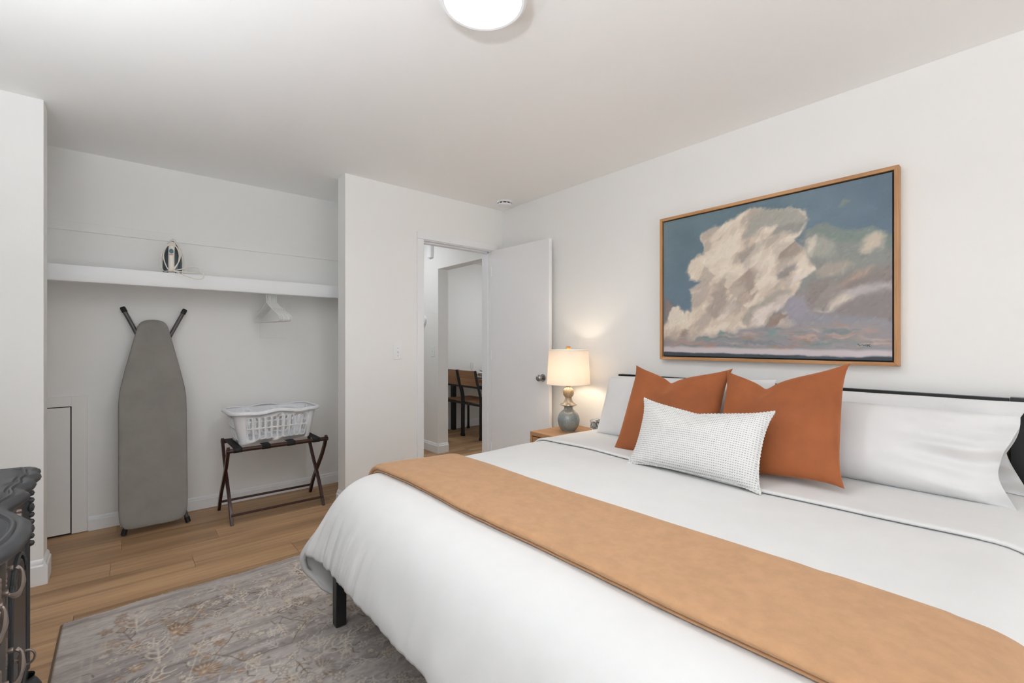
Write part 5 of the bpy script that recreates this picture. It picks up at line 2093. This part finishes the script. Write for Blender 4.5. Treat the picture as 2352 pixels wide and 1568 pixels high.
# unseen uplighter added on the dresser to brighten the ceiling and closet
ux, uy = -0.55, 1.62
t = thing('added_dresser_fill', 'black bowl uplighter added out of view on the dresser as fill light', 'lamp', (ux, uy, DZT))
f = MB()
f.lathe([(0, DZT), (0.085, DZT), (0.085, DZT + 0.010), (0.02, DZT + 0.022), (0.010, DZT + 0.04), (0.010, DZT + 0.60), (0, DZT + 0.60)], (ux, uy, 0), 24)
f.build('stand', M['black'], t)
f = MB()
f.lathe([(0.012, DZT + 0.59), (0.06, DZT + 0.60), (0.105, DZT + 0.63), (0.125, DZT + 0.67), (0.122, DZT + 0.672), (0.10, DZT + 0.636), (0.05, DZT + 0.61), (0, DZT + 0.608)], (ux, uy, 0), 32)
f.build('bowl', M['black'], t)
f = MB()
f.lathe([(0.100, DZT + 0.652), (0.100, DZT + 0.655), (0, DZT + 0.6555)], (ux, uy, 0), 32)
f.build('diffuser', emit('added_dresser_glow', (242, 248, 255), 98.0), t)

# ------------------------------------------------------------------ dining room seen through the doorway
TX0, TX1, TY0, TY1, TZ = 3.44, 4.14, 4.40, 5.385, 0.745
tb = thing('dining_table', 'oak topped dining table on black square legs beyond the doorway', 'table', (3.79, 4.87, 0))
for k in range(4):
    x0 = TX0 + k * (TX1 - TX0) / 4
    MB().box(x0 + 0.0006, x0 + (TX1 - TX0) / 4 - 0.0006, TY0, TY1, TZ - 0.045, TZ).build('tabletop_board', M['chairwood'], tb, bevel=0.0015)
for x in (TX0 + 0.02, TX1 - 0.075):
    for y in (TY0 + 0.02, TY1 - 0.075):
        MB().box(x, x + 0.055, y, y + 0.055, 0, TZ - 0.045).build('leg', M['black'], tb, bevel=0.002)
for x in (TX0 + 0.025, TX1 - 0.065):
    MB().box(x, x + 0.04, TY0 + 0.075, TY1 - 0.075, TZ - 0.135, TZ - 0.095).build('apron', M['black'], tb, bevel=0.002)


def dining_chair(label):
    """local: faces +x, back at x = 0, origin on the floor at the middle of the back"""
    c_ = thing('dining_chair', label, 'chair', (0, 0, 0))
    hw = 0.185
    for s in (-1, 1):
        y = s * hw
        pts = catmull([(0, 0), (0, 0.30), (0, 0.46), (-0.010, 0.56), (-0.050, 0.70), (-0.085, 0.86)], 4)
        m_ = MB()
        w = 0.012
        d = np.gradient(pts, axis=0)
        n2 = np.column_stack([d[:, 1], -d[:, 0]])
        n2 /= np.linalg.norm(n2, axis=1)[:, None]
        A_, B_ = pts + n2 * 0.012, pts - n2 * 0.012
        P = np.stack([np.column_stack([A_[:, 0], np.full(len(A_), y - w), A_[:, 1]]), np.column_stack([A_[:, 0], np.full(len(A_), y + w), A_[:, 1]]), np.column_stack([B_[:, 0], np.full(len(A_), y + w), B_[:, 1]]), np.column_stack([B_[:, 0], np.full(len(A_), y - w), B_[:, 1]])], 1)
        m_.grid(P, closed_v=True)
        m_.f.append((0, 1, 2, 3))
        k = len(pts) - 1
        m_.f.append(tuple(k * 4 + q for q in (3, 2, 1, 0)))
        lg = m_.build('rear_leg', M['black'], c_, local=True, bevel=0.001)
        MB().box(-0.016, 0.016, y - 0.016, y + 0.016, 0, 0.035).build('foot_cap', M['rubber'], lg, local=True, bevel=0.003)
        lg = MB().box(0.345, 0.369, y - 0.012, y + 0.012, 0.035, 0.44).build('front_leg', M['black'], c_, local=True, bevel=0.001)
        MB().box(0.341, 0.373, y - 0.016, y + 0.016, 0, 0.035).build('foot_cap', M['rubber'], lg, local=True, bevel=0.003)
    f_ = MB()
    f_.box(0.012, 0.345, -hw - 0.012, -hw + 0.012, 0.415, 0.44)
    f_.box(0.012, 0.345, hw - 0.012, hw + 0.012, 0.415, 0.44)
    f_.box(-0.012, 0.012, -hw + 0.012, hw - 0.012, 0.415, 0.44)
    f_.box(0.345, 0.369, -hw + 0.012, hw - 0.012, 0.415, 0.44)
    f_.build('seat_frame', M['black'], c_, local=True)
    MB().box(0.015, 0.385, -hw + 0.002, hw - 0.002, 0.441, 0.461).build('seat', M['chairwood'], c_, local=True, bevel=0.003)
    m_ = MB()
    m_.box(-0.046, -0.030, -hw + 0.012, hw - 0.012, 0.640, 0.662)
    m_.build('back_crossbar', M['black'], c_, local=True)
    for z0, z1 in ((0.665, 0.760), (0.7615, 0.858)):
        x0, x1 = -0.041 - (z0 - 0.665) * 0.235, -0.041 - (z1 - 0.665) * 0.235
        m_ = MB()
        ya, yb_ = -hw + 0.013, hw - 0.013
        m_.add([(x0 - 0.008, ya, z0), (x0 + 0.010, ya, z0), (x0 + 0.010, yb_, z0), (x0 - 0.008, yb_, z0), (x1 - 0.008, ya, z1), (x1 + 0.010, ya, z1), (x1 + 0.010, yb_, z1), (x1 - 0.008, yb_, z1)],
               [(0, 3, 2, 1), (4, 5, 6, 7), (0, 1, 5, 4), (1, 2, 6, 5), (2, 3, 7, 6), (3, 0, 4, 7)])
        m_.build('back_board', M['chairwood'], c_, local=True, bevel=0.001)
    return c_


ch1 = dining_chair('wood and black metal dining chair next to the doorway side end of the table')
ch1.location = (3.345, 4.700, 0)
ch2 = copy_tree(ch1)
ch2.location = (3.345, 5.102, 0)
ch1['label'] = 'wood and black metal dining chair whose whole back shows in the doorway'
ch2['label'] = 'wood and black metal dining chair cut off by the hall wall corner'


def sq_bowl(name, label, x, y, z, w, h, group, rz):
    m_ = MB()
    rings = []
    for k, zz_ in ((0.30, 0.0), (0.34, 0.002), (0.62, 0.35), (0.86, 0.75), (1.0, 0.98), (0.985, 0.99), (0.83, 0.74), (0.58, 0.36), (0.3, 0.12), (0.02, 0.10)):
        ph = np.arange(32) * 2 * PI / 32
        rr = 1.0 / (np.abs(np.cos(ph)) ** 3.2 + np.abs(np.sin(ph)) ** 3.2) ** (1 / 3.2)
        lift = 1 + 0.16 * k * np.abs(np.sin(2 * ph)) ** 2
        rings.append(np.stack([w / 2 * k * rr * np.cos(ph), w / 2 * k * rr * np.sin(ph), h * zz_ * lift], -1))
    m_.grid(np.array(rings), closed_v=True)
    o = m_.build(name, M['ceramic'], local=True, angle=60)
    o.location = (x, y, z)
    o.rotation_euler = (0, 0, R(rz))
    return tag(o, label, 'bowl', group)


def plate(name, label, x, y, z, r, mat, group=None):
    m_ = MB()
    m_.lathe([(0, 0.003), (r * 0.6, 0.003), (r * 0.66, 0.006), (r * 0.97, 0.014), (r, 0.015), (r, 0.012), (r * 0.68, 0.002), (r * 0.62, 0), (0, 0)], (0, 0, 0), 40)
    o = m_.build(name, mat, local=True, angle=50)
    o.location = (x, y, z)
    return tag(o, label, 'plate', group)


def flute(label, x, y, rb, h):
    m_ = MB()
    m_.lathe([(0, 0.0), (0.030, 0.0), (0.030, 0.002), (0.006, 0.006), (0.0035, 0.012), (0.0035, h * 0.40), (0.010, h * 0.45), (rb, h * 0.62), (rb, h), (rb - 0.0015, h), (rb - 0.0015, h * 0.62), (0.008, h * 0.47), (0, h * 0.46)], (0, 0, 0), 24)
    o = m_.build('wine_glass', M['glass'], local=True, angle=50)
    o.location = (x, y, TZ)
    return tag(o, label, 'glass', 'glasses on the dining table')


plate('dinner_plate', 'grey charger plate at the table edge beside the near chair back', 3.60, 4.76, TZ, 0.135, M['greyplate'], 'plates on the dining table')
sq_bowl('bowl', 'white square bowl on the grey plate by the chair back', 3.60, 4.76, TZ + 0.0155, 0.19, 0.055, 'bowls on the dining table', 12)
plate('dinner_plate', 'grey charger plate behind the chair backs', 3.585, 5.19, TZ, 0.135, M['greyplate'], 'plates on the dining table')
sq_bowl('bowl', 'white square bowl rising behind the chair backs', 3.585, 5.19, TZ + 0.0155, 0.19, 0.055, 'bowls on the dining table', 8)
plate('dinner_plate', 'grey charger plate on the wall side of the table', 3.955, 5.20, TZ, 0.135, M['greyplate'], 'plates on the dining table')
sq_bowl('bowl', 'white square bowl on the wall side of the table', 3.955, 5.20, TZ + 0.0155, 0.19, 0.055, 'bowls on the dining table', 20)
flute('tall clear flute glass between the two bowls', 3.77, 5.30, 0.020, 0.175)
flute('clear stemmed wine glass behind the bowl on the grey plate', 3.79, 5.03, 0.026, 0.165)
